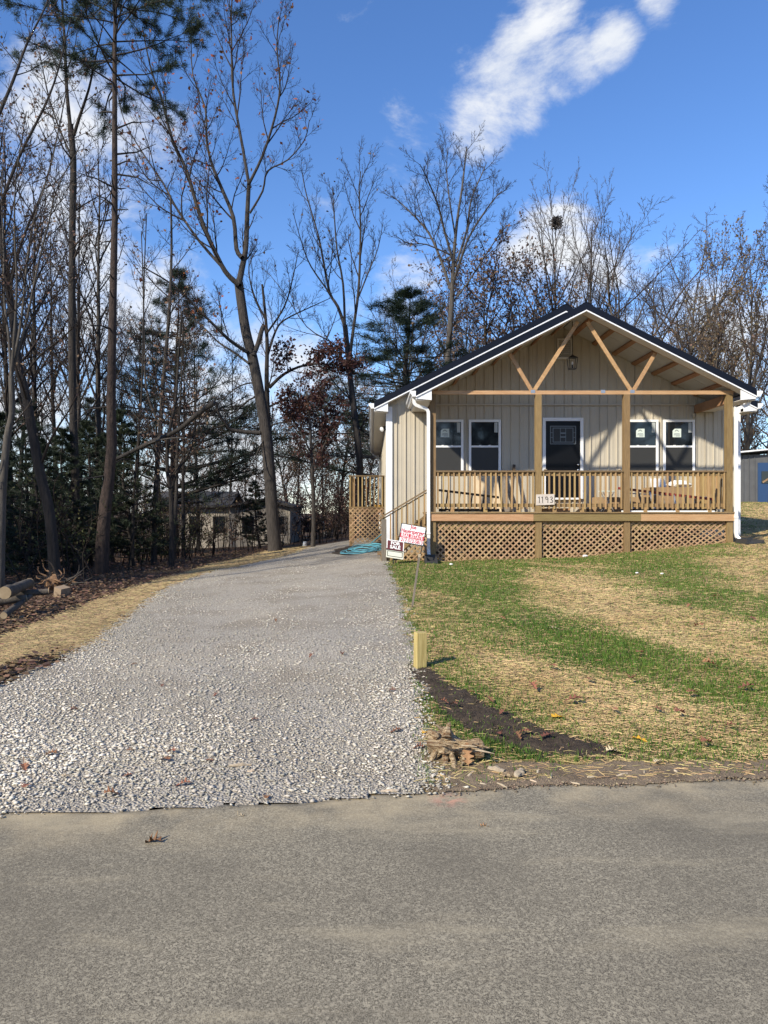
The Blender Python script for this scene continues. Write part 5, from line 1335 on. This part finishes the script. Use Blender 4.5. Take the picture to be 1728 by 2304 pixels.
# fallen / leaning branch across the left woods
DY = 19.0
o = thing('leaning_branch', hit(250, 1255), 'long bare branch leaning diagonally across the left woods', 'branch')
pts = curve([at(262, 1033, 19.5), at(330, 1000, 19.2), at(400, 968, 18.8), at(440, 935, 18.5), at(482, 905, 18.3)], 3)
n = len(pts); MB().tube(pts, [.05+(.02*(i/n)) for i in range(n)], 7).build('limb', 'bark', o, smooth=True)
pts = curve([at(330, 1000, 19.2), at(360, 990, 18.8), at(400, 985, 18.4), at(440, 990, 18.2)], 3); n = len(pts)
MB().tube(pts, [.025*(1-.7*i/n) for i in range(n)], 6).build('side_limb', 'bark_pale', o, smooth=True)

# ---- pines
def needle_tufts(C, D, K, ln, wd, nr):
    n = len(C); C = np.repeat(C, K, 0); D = np.repeat(D, K, 0)
    d = D*.7 + nr.normal(0, .62, C.shape); d /= np.linalg.norm(d, axis=1, keepdims=True)
    s = np.cross(d, nr.normal(0, 1, C.shape)); s /= np.linalg.norm(s, axis=1, keepdims=True)+1e-9
    l = ln*nr.uniform(.7, 1.2, (len(C), 1)); C = C + nr.normal(0, ln*.22, C.shape)
    V = np.stack([C-s*wd, C+s*wd, C+d*l], 1).reshape(-1, 3); return V, np.arange(3*len(C)).reshape(-1, 3)
def pine(root, H, r, z0, whorls, per, spread, tufts, K, ln, wd, seed, mat, droop=-.02, bark='bark_pine', profile=None, stubs=0, trunk_pts=None, sub=4):
    rng = random.Random(seed); nr = np.random.default_rng(seed)
    if trunk_pts is None:
        x = y = 0; tp = []
        for i in range(13): tp.append((x, y, -.15 + (H+.15)*i/12)); x += rng.gauss(0, .04); y += rng.gauss(0, .04)
    else: tp = trunk_pts
    tr_ = [r*(1-.93*(i/(len(tp)-1))**1.1) for i in range(len(tp))]; tr_[0] *= 1.15
    V, Fq = tubes_np([(tp, tr_)], 12); mesh_np('trunk', V, Fq, bark, root, smooth=True)
    tz = np.array([p[2] for p in tp]); tx = np.array([p[0] for p in tp]); ty = np.array([p[1] for p in tp])
    br, C, D = [], [], []
    for w in range(whorls):
        u = w/(whorls-1) if whorls > 1 else 0; z = z0 + (H*.985-z0)*u; sc = profile(u) if profile else (1-u)**.8*.9+.1
        bx_, by_ = np.interp(z, tz, tx), np.interp(z, tz, ty); rt = np.interp(z, tz, tr_)
        for k in range(per):
            az = rng.uniform(0, 6.28); L_ = spread*sc*rng.uniform(.55, 1.15)
            d = norm3(math.cos(az), math.sin(az), rng.uniform(.0, .35)); p = (bx_, by_, z+rng.uniform(-.15, .15)); pts = [p]
            for i in range(6):
                d = norm3(d[0]+rng.gauss(0, .1), d[1]+rng.gauss(0, .1), d[2]+rng.gauss(0, .06)+droop+.02*i*.5); p = (p[0]+d[0]*L_/6, p[1]+d[1]*L_/6, p[2]+d[2]*L_/6); pts.append(p)
            r0 = min(rt*.5, .012+L_*.011); br.append((pts, [r0*(1-.8*i/6) for i in range(7)]))
            for j in range(sub+int(L_*2)):
                f = rng.uniform(.3, .97)*6; q = min(int(f), 5); uu = f-q; a_ = pts[q]; b_ = pts[q+1]
                s0 = (a_[0]+(b_[0]-a_[0])*uu, a_[1]+(b_[1]-a_[1])*uu, a_[2]+(b_[2]-a_[2])*uu)
                sd_ = norm3(b_[0]-a_[0]+rng.gauss(0, .6)*L_/6, b_[1]-a_[1]+rng.gauss(0, .6)*L_/6, b_[2]-a_[2]+rng.gauss(.1, .3)*L_/6); ll = L_*rng.uniform(.12, .30)
                sp_ = [tuple(s0[m_]+sd_[m_]*ll*i/3 for m_ in range(3)) for i in range(4)]; br.append((sp_, [r0*.35*(1-.6*i/3) for i in range(4)]))
                for i in range(tufts):
                    v = rng.uniform(.25, 1.05); C.append(tuple(s0[m_]+sd_[m_]*ll*v for m_ in range(3))); D.append(sd_)
            C.append(pts[-1]); D.append(d)
    for k in range(stubs):
        z = rng.uniform(2.0, z0); az = rng.uniform(0, 6.28); bx_, by_ = np.interp(z, tz, tx), np.interp(z, tz, ty); L_ = rng.uniform(.25, 1.1)
        d = norm3(math.cos(az), math.sin(az), rng.uniform(-.3, .5)); p0 = (bx_, by_, z); p1 = tuple(p0[i]+d[i]*L_*.5 for i in range(3)); d2 = norm3(d[0]+rng.gauss(0, .2), d[1]+rng.gauss(0, .2), d[2]+rng.gauss(-.1, .25)); p2 = tuple(p1[i]+d2[i]*L_*.5 for i in range(3))
        br.append(([p0, p1, p2], [.028, .018, .008]))
    V, Fq = tubes_np(br, 4); mesh_np('branches', V, Fq, 'bark_dark', root, smooth=True, kind='stuff')
    V, Ft = needle_tufts(np.array(C), np.array(D), K, ln, wd, nr); mesh_np('crown', V, Ft, mat, root)
# tall red-barked pine
q = hit(227, 1292); Yp = q.y
tp = [tuple(at(px, py, Yp) - q) for px, py in ((226,1296),(232,1200),(238,1127),(244,1090),(252,1000),(250,916),(252,780),(255,639),(258,500),(258,280),(258,120),(260,0),(262,-160),(264,-330))]
tp[0] = (tp[0][0], tp[0][1], -.2)
rt = local_thing('pine_tree', q, 'tall red-barked pine with drooping dark boughs high at upper left')
Htop = tp[-1][2]; zlow = at(258, 175, Yp).z - q.z
pine(rt, Htop, .165, zlow, 12, 6, 3.1, 5, 23, .16, .0050, 31, 'needles', droop=-.03, stubs=26, trunk_pts=tp, profile=lambda u: .75+.25*math.sin(3.14*u), sub=5)
# broad pine behind the left end of the roof
q = Vector(((905-CX)*36/F, 36, 0)); q.z = ghf(q.x, q.y)
rt = local_thing('pine_tree', q, 'broad green pine behind the left end of the roof')
pine(rt, 11.6, .16, 2.2, 16, 7, 5.2, 5, 11, .24, .008, 32, 'needles', droop=.01, profile=lambda u: (1-u**1.5)*.86+.07, sub=4)
pine_a = rt; rt.scale = (1.75, 1.75, 1.0)
# pine in the mid left
def pine_copy(px, Y, H, label, rz, wide=1.0, src=None, grp=None):
    x = (px-CX)*Y/F; s = H/11.4
    return copy_tree(src or pine_a, (x, Y, ghf(x, Y)), rz, (s*wide, s*wide, s), label, grp)
pine_copy(395, 33, 12.5, 'open pine standing left of the big oak', 1.2, .9)
pine_copy(205, 36, 7.5, 'dark green pine behind the straight trunk in the left woods', 2.6, 1.0)
pine_copy(60, 32, 7.0, 'dark pine far at left behind the leaning tree', 4.0, 1.0)
# dark cedars of the understory
q = Vector(((300-CX)*21.5/F, 21.5, 0)); q.z = ghf(q.x, q.y)
rt = local_thing('cedar', q, 'dark bushy cedar right of the tall pine trunk', 'tree'); cedar = rt
pine(rt, 4.4, .07, .35, 14, 8, 1.25, 4, 12, .10, .008, 33, 'needles_dark', droop=.0, bark='bark_dark', profile=lambda u: (1-u)**.7*.9+.12, sub=4)
def cedar_copy(px, Y, H, label, rz, wide=1.0, grp=None):
    x = (px-CX)*Y/F; s = H/4.4; return copy_tree(cedar, (x, Y, ghf(x, Y)), rz, (s*wide, s*wide, s), label, grp)
cedar_copy(205, 22, 4.2, 'dark cedar filling the gap between the two tall trunks', 1.0, 1.1)
cedar_copy(120, 19, 3.6, 'dark cedar behind the root tangle', 2.0, 1.2)
cedar_copy(55, 17.5, 3.2, 'dark low cedar at the left behind the log pile', 3.1, 1.25)
cedar_copy(-20, 19.5, 4.2, 'tall dark cedar cut by the left photo edge', 4.1, 1.1)
cedar_copy(585, 38, 3.4, 'round dark cedar before the low grey house, left of oak', 5.0, 1.35)
cedar_copy(255, 26, 4.4, 'dark cedar directly behind the red-barked pine', .4, 1.0)

# ---- background trees: a few kinds, copied with their own size and turn
def proto(name, label, H, r, sp, seed, bark, twig, leafmat=None, nleaf=0, leafsize=.12, leafsel=None):
    rt = local_thing(name, (0, 0, -60), label); out_ = grow_tree(H, r, sp, seed); tree_parts(rt, out_, bark, twig, 1, leafmat=leafmat, nleaf=nleaf, leafsize=leafsize, leafsel=leafsel, seed=seed); return rt
fsp = mkspec(count=[0, 26, 7, 5, 3], start=[0, .28, .2, .15, .1], ang=[0, 38, 40, 42, 45], ratio=[0, .30, .45, .45, .5], trop=[.02, .10, .08, .06, .03], minr=.0085)
vsp = mkspec(count=[0, 22, 8, 5, 4], start=[0, .12, .2, .15, .1], ang=[0, 26, 30, 38, 42], ratio=[0, .62, .42, .42, .45], trop=[.02, .09, .08, .06, .04], minr=.009, profile=lambda t: 1-.62*t)
rsp = mkspec(count=[0, 24, 8, 5, 4], start=[0, .2, .2, .15, .1], ang=[0, 48, 42, 45, 48], ratio=[0, .40, .45, .45, .45], trop=[.02, .06, .06, .05, .03], minr=.009, profile=lambda t: .55+.6*math.sin(min(1, t*1.05)*2.6))
kinds = {}
kinds['forest'] = proto('bare_tree', 'x', 15, .15, fsp, 41, 'bark', 'twig')
kinds['forest2'] = proto('bare_tree', 'x', 15, .13, fsp, 42, 'bark_dark', 'twig', 'leaf_brown', 500, .12)
kinds['vase'] = proto('bare_tree', 'x', 15, .20, vsp, 43, 'bark_pale', 'twig_pale')
kinds['round'] = proto('bare_tree', 'x', 12, .19, rsp, 44, 'bark_pale', 'twig_pale')
kinds['brown'] = proto('oak_tree', 'x', 11, .17, rsp, 45, 'bark', 'twig', 'leaf_brown', 4600, .15)
kinds['ochre'] = proto('maple_tree', 'x', 13, .18, vsp, 46, 'bark_pale', 'twig_pale', 'leaf_ochre', 2600, .14)
used = set()
def bg(kind, px, Y, H, label, rz, wide=1.0, grp=None):
    src = kinds[kind]; h0 = {'forest': 15, 'forest2': 15, 'vase': 15, 'round': 12, 'brown': 11, 'ochre': 13}[kind]
    x = (px-CX)*Y/F; s = H/h0; z = ghf(x, Y)
    if kind not in used:
        used.add(kind); src.location = (x, Y, z); src.rotation_euler = (0, 0, rz); src.scale = (s*wide, s*wide, s); src['label'] = label
        if grp: src['group'] = grp
        return src
    return copy_tree(src, (x, Y, z), rz, (s*wide, s*wide, s), label, grp)
def top(py, Y): return (EYE + (CY-py)*Y/F - 1.2)*.80
bg('brown', 1110, 44, top(520, 44), 'brown-leaved oak behind the ridge, left of the nest tree', .5, 1.05)
bg('brown', 1205, 47, top(560, 47), 'brown-leaved oak close behind the roof peak', 2.2, .9)
bg('vase', 1235, 48, top(365, 48), 'tall vase-shaped bare tree with a squirrel nest behind the roof', .2, .8)
bg('vase', 1325, 50, top(390, 50), 'bare vase-shaped tree right of the nest tree', 1.9, .8)
bg('round', 1435, 46, top(500, 46), 'round dense bare tree above the right roof slope', .9, 1.15)
bg('round', 1545, 52, top(545, 52), 'smaller grey bare tree beside the ochre-leaved trees', 2.5, 1.0)
bg('ochre', 1600, 40, top(530, 40), 'ochre-leaved tree above the right end of the roof', 1.0, .8)
bg('ochre', 1680, 46, top(500, 46), 'sparse ochre-leaved tree at the right photo edge, behind the shed', 3.0, .9)
bg('forest', 1735, 38, top(330, 38), 'tall bare tree cut by the right photo edge', 2.0, 1.0)
bg('brown', 1530, 43, top(740, 43), 'low brown-leaved tree peeping over the right roof slope', 4.2, 1.0)
bg('ochre', 1665, 52, top(800, 52), 'low ochre bush tree right of the downspout', 5.2, 1.3)
bg('brown', 1690, 56, top(860, 56), 'low brown tree behind the grey shed', 1.2, 1.3)
bg('vase', 1060, 52, top(600, 52), 'bare tree half hidden by the brown oak behind the roof', 4.0, .9)
bg('round', 900, 50, top(560, 50), 'thin bare tree rising behind the broad pine', 3.3, .8)
q = at(1252, 502, 48)
rr = random.Random(6); nst = MB()
for k in range(60):
    d = Vector((rr.gauss(0, 1), rr.gauss(0, 1), rr.gauss(0, 1))).normalized(); d2 = Vector((rr.gauss(0, 1), rr.gauss(0, 1), rr.gauss(0, .6))).normalized()*.28; c_ = q + Vector((d.x*.22, d.y*.22, d.z*.34)); nst.tube([c_-d2, c_+d2], .035, 4)
o = nst.build('squirrel_nest', 'bark_dark'); tag(o, 'dark leafy squirrel nest high in the tall bare tree', 'nest')
# left woods, rows of trees that cannot be told apart
rr = random.Random(77)
LBL = ('thin bare tree among the left woods behind the nearest trunks', 'trees of the left woods')
for k in range(19):
    px = -120 + (k*0.618 % 1)*600; Y = rr.uniform(25, 44); H = min(rr.uniform(13, 18), (EYE + (CY-(-200 if px < 130 else 120 if px < 250 else 560))*Y/F)*.8)
    bg('forest' if k % 2 else 'forest2', px, Y, H, LBL[0], rr.uniform(0, 6), rr.uniform(.8, 1.1), LBL[1])
LB2 = ('thin bare tree far beyond the driveway end', 'far trees beyond the driveway')
for k in range(14):
    px = 480 + (k*0.618 % 1)*400; Y = rr.uniform(52, 75); H = rr.uniform(9, 14)
    bg('forest2' if k % 3 else 'brown', px, Y, H*(.8 if k % 3 == 0 else 1), LB2[0], rr.uniform(0, 6), rr.uniform(.9, 1.3), LB2[1])
LB3 = ('low bare tree on the skyline behind the house', 'far trees behind the house')
for k in range(8):
    px = 1000 + k*100 + rr.uniform(-30, 30); Y = rr.uniform(62, 80)
    bg('round', px, Y, rr.uniform(14, 19), LB3[0], rr.uniform(0, 6), 1.1, LB3[1])
# wood beyond the left frame edge that shades the wood floor, and trees across the road mirrored in the panes
LB4 = ('bare tree of the wood beyond the left photo edge', 'trees beyond the left photo edge')
for k in range(9):
    x = rr.uniform(-26, -16); y = rr.uniform(4.5, 17)
    src = kinds['forest2']; copy_tree(src, (x, y, ghf(x, y)), rr.uniform(0, 6), rr.uniform(.8, 1.1), LB4[0], LB4[1])

LB6 = ('dark pine of the wood beyond the left photo edge', 'pines beyond the left photo edge')
for k in range(10):
    x = -24 + (k*.618 % 1)*7.3; y = 3.5 + (k*.37 % 1)*13; copy_tree(pine_a, (x, y, ghf(x, y)), k*1.7, (1.0, 1.0, rr.uniform(.85, 1.1)), LB6[0], LB6[1])
LB5 = ('dark pine across the road behind the photographer', 'pines across the road')
for k in range(11):
    x = -3 + k*3.3; y = -24 - 5*(k % 3); copy_tree(pine_a, (x, y, 0), k*1.3, (1.1, 1.1, 1.25), LB5[0], LB5[1]) if k % 4 != 2 else copy_tree(kinds['forest'], (x, y, 0), k*1.3, (1.6, 1.6, 1.0), 'bare tree across the road behind the photographer', 'bare trees across the road')
# ---- far wood and brush: uncountable masses
rng2 = random.Random(5)
def thicket(name, n, xr, yr, hr, label, seed, twig='twig', leafmat=None, nleaf=0, leafsize=.1, mask=None, minr=.012):
    nr = np.random.default_rng(seed); rng = random.Random(seed); br = []; cen = []
    for k in range(n):
        x, y = rng.uniform(*xr), rng.uniform(*yr)
        if mask and not mask(x, y): continue
        z = ghf(x, y); h = rng.uniform(*hr); d = norm3(rng.gauss(0, .15), rng.gauss(0, .15), 1); p = (x, y, z-.05); pts = [p]
        for i in range(5):
            d = norm3(d[0]+rng.gauss(0, .12), d[1]+rng.gauss(0, .12), d[2]); p = (p[0]+d[0]*h/5, p[1]+d[1]*h/5, p[2]+d[2]*h/5); pts.append(p)
        r0 = minr*1.4+h*.004; br.append((pts, [r0*(1-.75*i/5) for i in range(6)]))
        for j in range(7):
            f = rng.uniform(.2, .98)*5; q_ = min(int(f), 4); u = f-q_; s0 = tuple(pts[q_][m_]+(pts[q_+1][m_]-pts[q_][m_])*u for m_ in range(3))
            dd = norm3(rng.gauss(0, 1), rng.gauss(0, 1), rng.uniform(.2, 1.3)); ll = h*rng.uniform(.12, .32); e = [s0]
            for i in range(3): dd = norm3(dd[0]+rng.gauss(0, .25), dd[1]+rng.gauss(0, .25), dd[2]+.1); e.append(tuple(e[-1][m_]+dd[m_]*ll/3 for m_ in range(3)))
            br.append((e, [minr*(1-.6*i/3) for i in range(4)])); cen += e[1:]
            for j2 in range(2):
                s1 = e[rng.randint(1, 3)]; dd = norm3(rng.gauss(0, 1), rng.gauss(0, 1), rng.uniform(.0, 1)); l2 = ll*rng.uniform(.3, .6)
                e2 = [s1, tuple(s1[m_]+dd[m_]*l2*.5+rng.gauss(0, .03) for m_ in range(3)), tuple(s1[m_]+dd[m_]*l2 for m_ in range(3))]; br.append((e2, [minr*.7, minr*.6, minr*.4])); cen.append(e2[2])
    root = local_thing(name, (0, 0, 0), label, 'brush'); root['kind'] = 'stuff'
    V, Fq = tubes_np(br, 3); mesh_np('stems', V, Fq, twig, root, kind='stuff')
    if leafmat:
        V, Fq = leaves_np(np.array(cen)[nr.integers(0, len(cen), nleaf)], leafsize, nr); mesh_np('brush_leaves', V, Fq, leafmat, root, kind='stuff')
thicket('distant_woods', 280, (-70, 62), (76, 100), (5, 10), 'distant grey-brown wood closing the view behind everything', 51, 'twig_pale', 'leaf_brown', 16000, .22, minr=.03)
thicket('brush', 270, (-22, -.8), (31, 44), (1.2, 3.4), 'tangled brown brush in front of the low grey house', 52, 'twig', 'leaf_brown', 9000, .10, mask=lambda x, y: (x < -5 or y > 33) and not (485 < CX+F*x/y < 580 and rng2.random() < .35))
thicket('brush', 150, (-8, 1.0), (46, 60), (1.5, 4.0), 'maroon and brown brush beyond the end of the driveway', 53, 'twig', 'leaf_maroon', 9000, .12, minr=.014)
thicket('brush', 300, (-17, -5.2), (14, 30), (.7, 2.6), 'dark leafy undergrowth below the left woods', 54, 'twig', 'leaf_green', 12000, .07, mask=lambda x, y: x < -5.6 - max(0, 17-y)*.12)

# ------------------------------------------------------------------ gravel, grass, straw, leaf litter
nr = np.random.default_rng(99)
def scatter(n, xr, yr, power=0):
    x = nr.uniform(*xr, n); u = nr.random(n)
    if power: y0_, y1_ = yr; y = 1/((1/y0_)*(1-u)+(1/y1_)*u)           # denser near the eye
    else: y = yr[0]+(yr[1]-yr[0])*u
    return x, y
# stones
th_, ph_ = [], []
base = np.array([(0,0,1),(1,0,0),(0,1,0),(-1,0,0),(0,-1,0),(0,0,-.7)], float); base[1:5] += 0
bf = np.array([(0,1,2),(0,2,3),(0,3,4),(0,4,1),(5,2,1),(5,3,2),(5,4,3),(5,1,4)])
x, y = scatter(400000, (-8, 2.5), (3.3, 26), 1)
px, py = proj(x, y, gh(x, y)); k = in_drive(x + nr.normal(0, .05, len(x)), y) & (y > edge_y(x)-np.abs(nr.normal(0, .10, len(x)))*(nr.random(len(x)) < .6)) & ((px > -60) | ((px > -420) & (nr.random(len(px)) < .5))) & (px < 1100)
dns = .5+.5*np.sin(x*1.1+np.sin(y*.9)*1.5)*np.sin(y*.75+x*.4); trk = np.minimum(np.abs(px-(760-(py-1250)*.28)), np.abs(px-(600-(py-1250)*.72)))/np.maximum(py-1120, 60); k &= nr.random(len(x)) < np.clip((.18+.62*dns)*(.30+1.5*np.clip(trk-.08, 0, .5)) + .34*np.exp(-((px-260+60*np.sin(y*5))/330)**2-((py-1700+30*np.sin(x*4))/100)**2), .06, 1)
x, y = x[k][:76000], y[k][:76000]; n = len(x)
s = .0036+.0095*nr.random(n)**2.6; px_, py_ = proj(x, y, gh(x, y)); s *= 1 + .30*np.exp(-((px_-260)/330)**2-((py_-1700)/100)**2)*nr.random(n)
J = base[None]+nr.normal(0, .24, (n, 6, 3)); J *= (s[:, None]*nr.uniform(.7, 1.35, (n, 3)))[:, None, :]*np.array([1.3, 1.2, .5])
a = nr.uniform(0, 6.28, n); ca, sa = np.cos(a)[:, None], np.sin(a)[:, None]
V = np.stack([J[:, :, 0]*ca-J[:, :, 1]*sa, J[:, :, 0]*sa+J[:, :, 1]*ca, J[:, :, 2]], -1)
V += np.stack([x, y, gh(x, y)+.008+s*.22], 1)[:, None, :]
mesh_np('gravel', V.reshape(-1, 3), (bf[None]+6*np.arange(n)[:, None, None]).reshape(-1, 3), 'stone', kind='stuff', label='loose pale grey gravel covering the driveway', cat='gravel')
def crumbs(x, y, z, smin, smax, mat, name, label, cat):
    n = len(x); s = nr.uniform(smin, smax, n)
    J = base[None]+nr.normal(0, .25, (n, 6, 3)); J *= (s[:, None]*nr.uniform(.7, 1.3, (n, 3)))[:, None, :]*np.array([1.2, 1.1, .7])
    J += np.stack([x, y, z+s*.2], 1)[:, None, :]
    mesh_np(name, J.reshape(-1, 3), (bf[None]+6*np.arange(n)[:, None, None]).reshape(-1, 3), mat, kind='stuff', label=label, cat=cat)
x, y = scatter(30000, (0, 3.2), (3.9, 7), 0); k = inside(x+nr.normal(0, .05, len(x)), y+nr.normal(0, .05, len(x)), soil_w); x, y = x[k][:3600], y[k][:3600]
crumbs(x, y, gh(x, y)+.006, .003, .009, 'clod', 'soil_clods', 'loose dark clods on the soil strip', 'soil')
x = nr.uniform(.3, 4.2, 2600); y = edge_y(x)+nr.normal(.02, .035, len(x)); crumbs(x, y, np.maximum(gh(x, y), 0)+.004, .002, .008, 'crumb', 'dirt_crumbs', 'dirt crumbs along the right road edge', 'dirt')
# lawn maps
STRAW = [[(1160,1292),(1230,1278),(1330,1285),(1420,1310),(1520,1372),(1650,1395),(1760,1420),(1760,1545),(1640,1508),(1500,1468),(1360,1412),(1250,1372),(1180,1325)],
         [(1560,1258),(1640,1245),(1760,1236),(1760,1350),(1690,1335),(1620,1300)],
         [(1040,1470),(1180,1462),(1300,1500),(1480,1545),(1600,1600),(1500,1660),(1400,1660),(1270,1620),(1150,1570),(1070,1520)],
         [(1655,1120),(1800,1120),(1800,1240),(1640,1232)]]
MIXED = [[(890,1340),(1000,1320),(1060,1380),(1200,1440),(1340,1490),(1500,1540),(1728,1600),(1800,1760),(1400,1730),(1180,1640),(960,1510),(920,1440)],
         [(1210,1490),(1380,1560),(1760,1690),(1760,1740),(1300,1720)], [(925,1515),(1000,1600),(1100,1680),(1260,1718),(1000,1745),(940,1640)]]
def maps(x, y):
    px, py = proj(x, y, gh(x, y)); jx = 34*np.sin(y*2.7+x*1.9)+22*np.sin(x*5.3-y*1.1); jy = 14*np.sin(x*3.1+y*1.7)+9*np.sin(x*7+y*4)
    st = np.zeros(len(x), bool); mx = np.zeros(len(x), bool)
    jx = jx*.8 + nr.normal(0, 26, len(x)); jy = jy*.8 + nr.normal(0, 14, len(x))
    for p in STRAW: st |= inside(px+jx, py+jy, p)
    for p in MIXED: mx |= inside(px+jx, py+jy, p)
    return px, py, st, mx
def lawn_ok(x, y):
    return (~in_drive(x + nr.normal(0, .06, len(x)), y)) & (y > edge_y(x)+.06) & ~((y > 17.36) & (y < 34) & (x > 1.3) & (x < 9.6)) & ~((y > 17.4) & (x < 9.6)) & (x > -.1)
def blades(x, y, h, w, lean, mat, name, label, cat):
    n = len(x); a = nr.uniform(0, 6.28, n); z = gh(x, y)-.004; l = nr.normal(0, lean, (n, 2))*h[:, None]
    cx_, sy_ = np.cos(a)*w, np.sin(a)*w
    p0 = np.stack([x-cx_, y-sy_, z], 1); p1 = np.stack([x+cx_, y+sy_, z], 1); m0 = np.stack([x-cx_*.8+l[:, 0]*.35, y-sy_*.8+l[:, 1]*.35, z+h*.6], 1); m1 = m0+np.stack([cx_*1.6, sy_*1.6, 0*z], 1); p2 = np.stack([x+l[:, 0], y+l[:, 1], z+h], 1)
    V = np.stack([p0, p1, m1, m0, p2], 1).reshape(-1, 3); o_ = 5*np.arange(n)[:, None]
    near = y < 8.5; T = np.concatenate([o_[near]+np.array([[0, 1, 2]]), o_[near]+np.array([[0, 2, 3]]), o_[near]+np.array([[3, 2, 4]]), o_[~near]+np.array([[0, 1, 4]])])
    return mesh_np(name, V, T, mat, kind='stuff', label=label, cat=cat)
x, y = scatter(1500000, (-.3, 22), (3.9, 42), 1)
k = lawn_ok(x, y); x, y = x[k], y[k]; px, py, st, mx = maps(x, y)
k = (px < 2350) & (px > 830) & ((px < 1790) | (nr.random(len(px)) < .5)); ins_soil = inside(x, y, soil_w); ins_dirt = inside(x, y, dirt_w)
nz = .5+.5*np.sin(x*2.3+np.sin(y*1.7)*2)*np.sin(y*2.1+np.sin(x*3.3))
pr = np.where(st, .07+.06*nz, np.where(mx, .18+.45*nz, .60+.40*nz)); pr = np.where(ins_soil, .03+.13*(nz > .6), pr); pr = np.where(ins_dirt, .10*nz, pr)
k &= nr.random(len(x)) < pr; x, y = x[k][:230000], y[k][:230000]
hgt = nr.uniform(.018, .046, len(x))*np.where(nr.random(len(x)) < .06, 1.5, 1)
blades(x, y, hgt, .0014+.00026*y+.00030*np.clip(y-8, 0, 12), .35, 'grass', 'grass', 'thin new green grass growing in stripes across the lawn', 'grass')
def ribbons(x, y, L_, w, mat, name, label, cat, lift=.012, z=None):
    n = len(x); a = nr.normal(0, .75, n); tilt = nr.normal(0, .10, n); z = (gh(x, y) if z is None else z)+nr.uniform(.003, lift, n)
    dx, dy = np.cos(a)*L_/2, np.sin(a)*L_/2; sx_, sy_ = -np.sin(a)*w, np.cos(a)*w; dz = tilt*L_/2; b_ = nr.uniform(0, .006, n)
    P0 = np.stack([x-dx, y-dy, z-dz], 1); P1 = np.stack([x+nr.normal(0, .008, n), y+nr.normal(0, .008, n), z+b_], 1); P2 = np.stack([x+dx, y+dy, z+dz], 1); S = np.stack([sx_, sy_, w*.6], 1)
    V = np.stack([P0-S, P0+S, P1-S, P1+S, P2-S, P2+S], 1).reshape(-1, 3); o_ = 6*np.arange(n)[:, None]
    return mesh_np(name, V, np.concatenate([o_+np.array([[0, 1, 3, 2]]), o_+np.array([[2, 3, 5, 4]])]), mat, kind='stuff', label=label, cat=cat)
x, y = scatter(520000, (-.3, 22), (3.85, 42), 1)
k = lawn_ok(x, y); x, y = x[k], y[k]; px, py, st, mx = maps(x, y)
k = (px < 2350) & (px > 830) & ((px < 1790) | (nr.random(len(px)) < .5)); ins_soil = inside(x, y, soil_w); ins_dirt = inside(x, y, dirt_w)
nz2 = .5+.5*np.sin(x*3.1+np.sin(y*2.7)*2)*np.sin(y*3.3+np.sin(x*2.3))
pr = np.where(st, .75+.25*nz2, np.where(mx, .25+.4*nz2, .10)); pr = np.where(ins_soil, .05, pr); pr = np.where(ins_dirt & ~st, .12, pr)
k &= nr.random(len(x)) < pr; x, y = x[k][:140000], y[k][:140000]
ribbons(x, y, nr.uniform(.03, .12, len(x)), .0008+.00017*y, 'straw', 'straw', 'pale straw mulch strewn over the lawn', 'straw')
# straw strip along the left of the driveway
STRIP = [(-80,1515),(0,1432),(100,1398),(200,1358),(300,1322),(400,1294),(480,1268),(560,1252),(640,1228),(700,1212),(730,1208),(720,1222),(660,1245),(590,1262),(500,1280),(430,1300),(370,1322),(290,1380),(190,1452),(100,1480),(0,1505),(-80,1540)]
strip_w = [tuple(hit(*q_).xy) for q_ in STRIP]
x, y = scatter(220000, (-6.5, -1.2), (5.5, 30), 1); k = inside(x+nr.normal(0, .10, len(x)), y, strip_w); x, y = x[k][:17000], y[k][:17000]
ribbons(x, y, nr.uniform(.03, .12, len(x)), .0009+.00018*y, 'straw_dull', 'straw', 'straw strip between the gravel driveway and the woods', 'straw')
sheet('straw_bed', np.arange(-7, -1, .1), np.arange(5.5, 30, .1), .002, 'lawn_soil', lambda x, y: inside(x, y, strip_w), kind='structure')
# leaf litter on the wood floor
x, y = scatter(150000, (-20, .5), (5.2, 45), 1)
k = ~in_drive(x, y) & ~inside(x, y, strip_w) & (x < -1.0) ; px, py = proj(x, y, gh(x, y)); k &= (px > -80); x, y = x[k][:38000], y[k][:38000]
V, Fq = leaves_np(np.stack([x, y, gh(x, y)+.035], 1), .075, nr, 0); V[:, 2] = np.maximum((V[:, 2]-np.repeat(gh(x, y)+.035, 4))*.35 + np.repeat(gh(x, y)+.03, 4), np.repeat(gh(x, y)+.004, 4))
mesh_np('leaf_litter', V, Fq, 'litter', kind='stuff', label='red-brown fallen leaves carpeting the wood floor', cat='leaf litter')
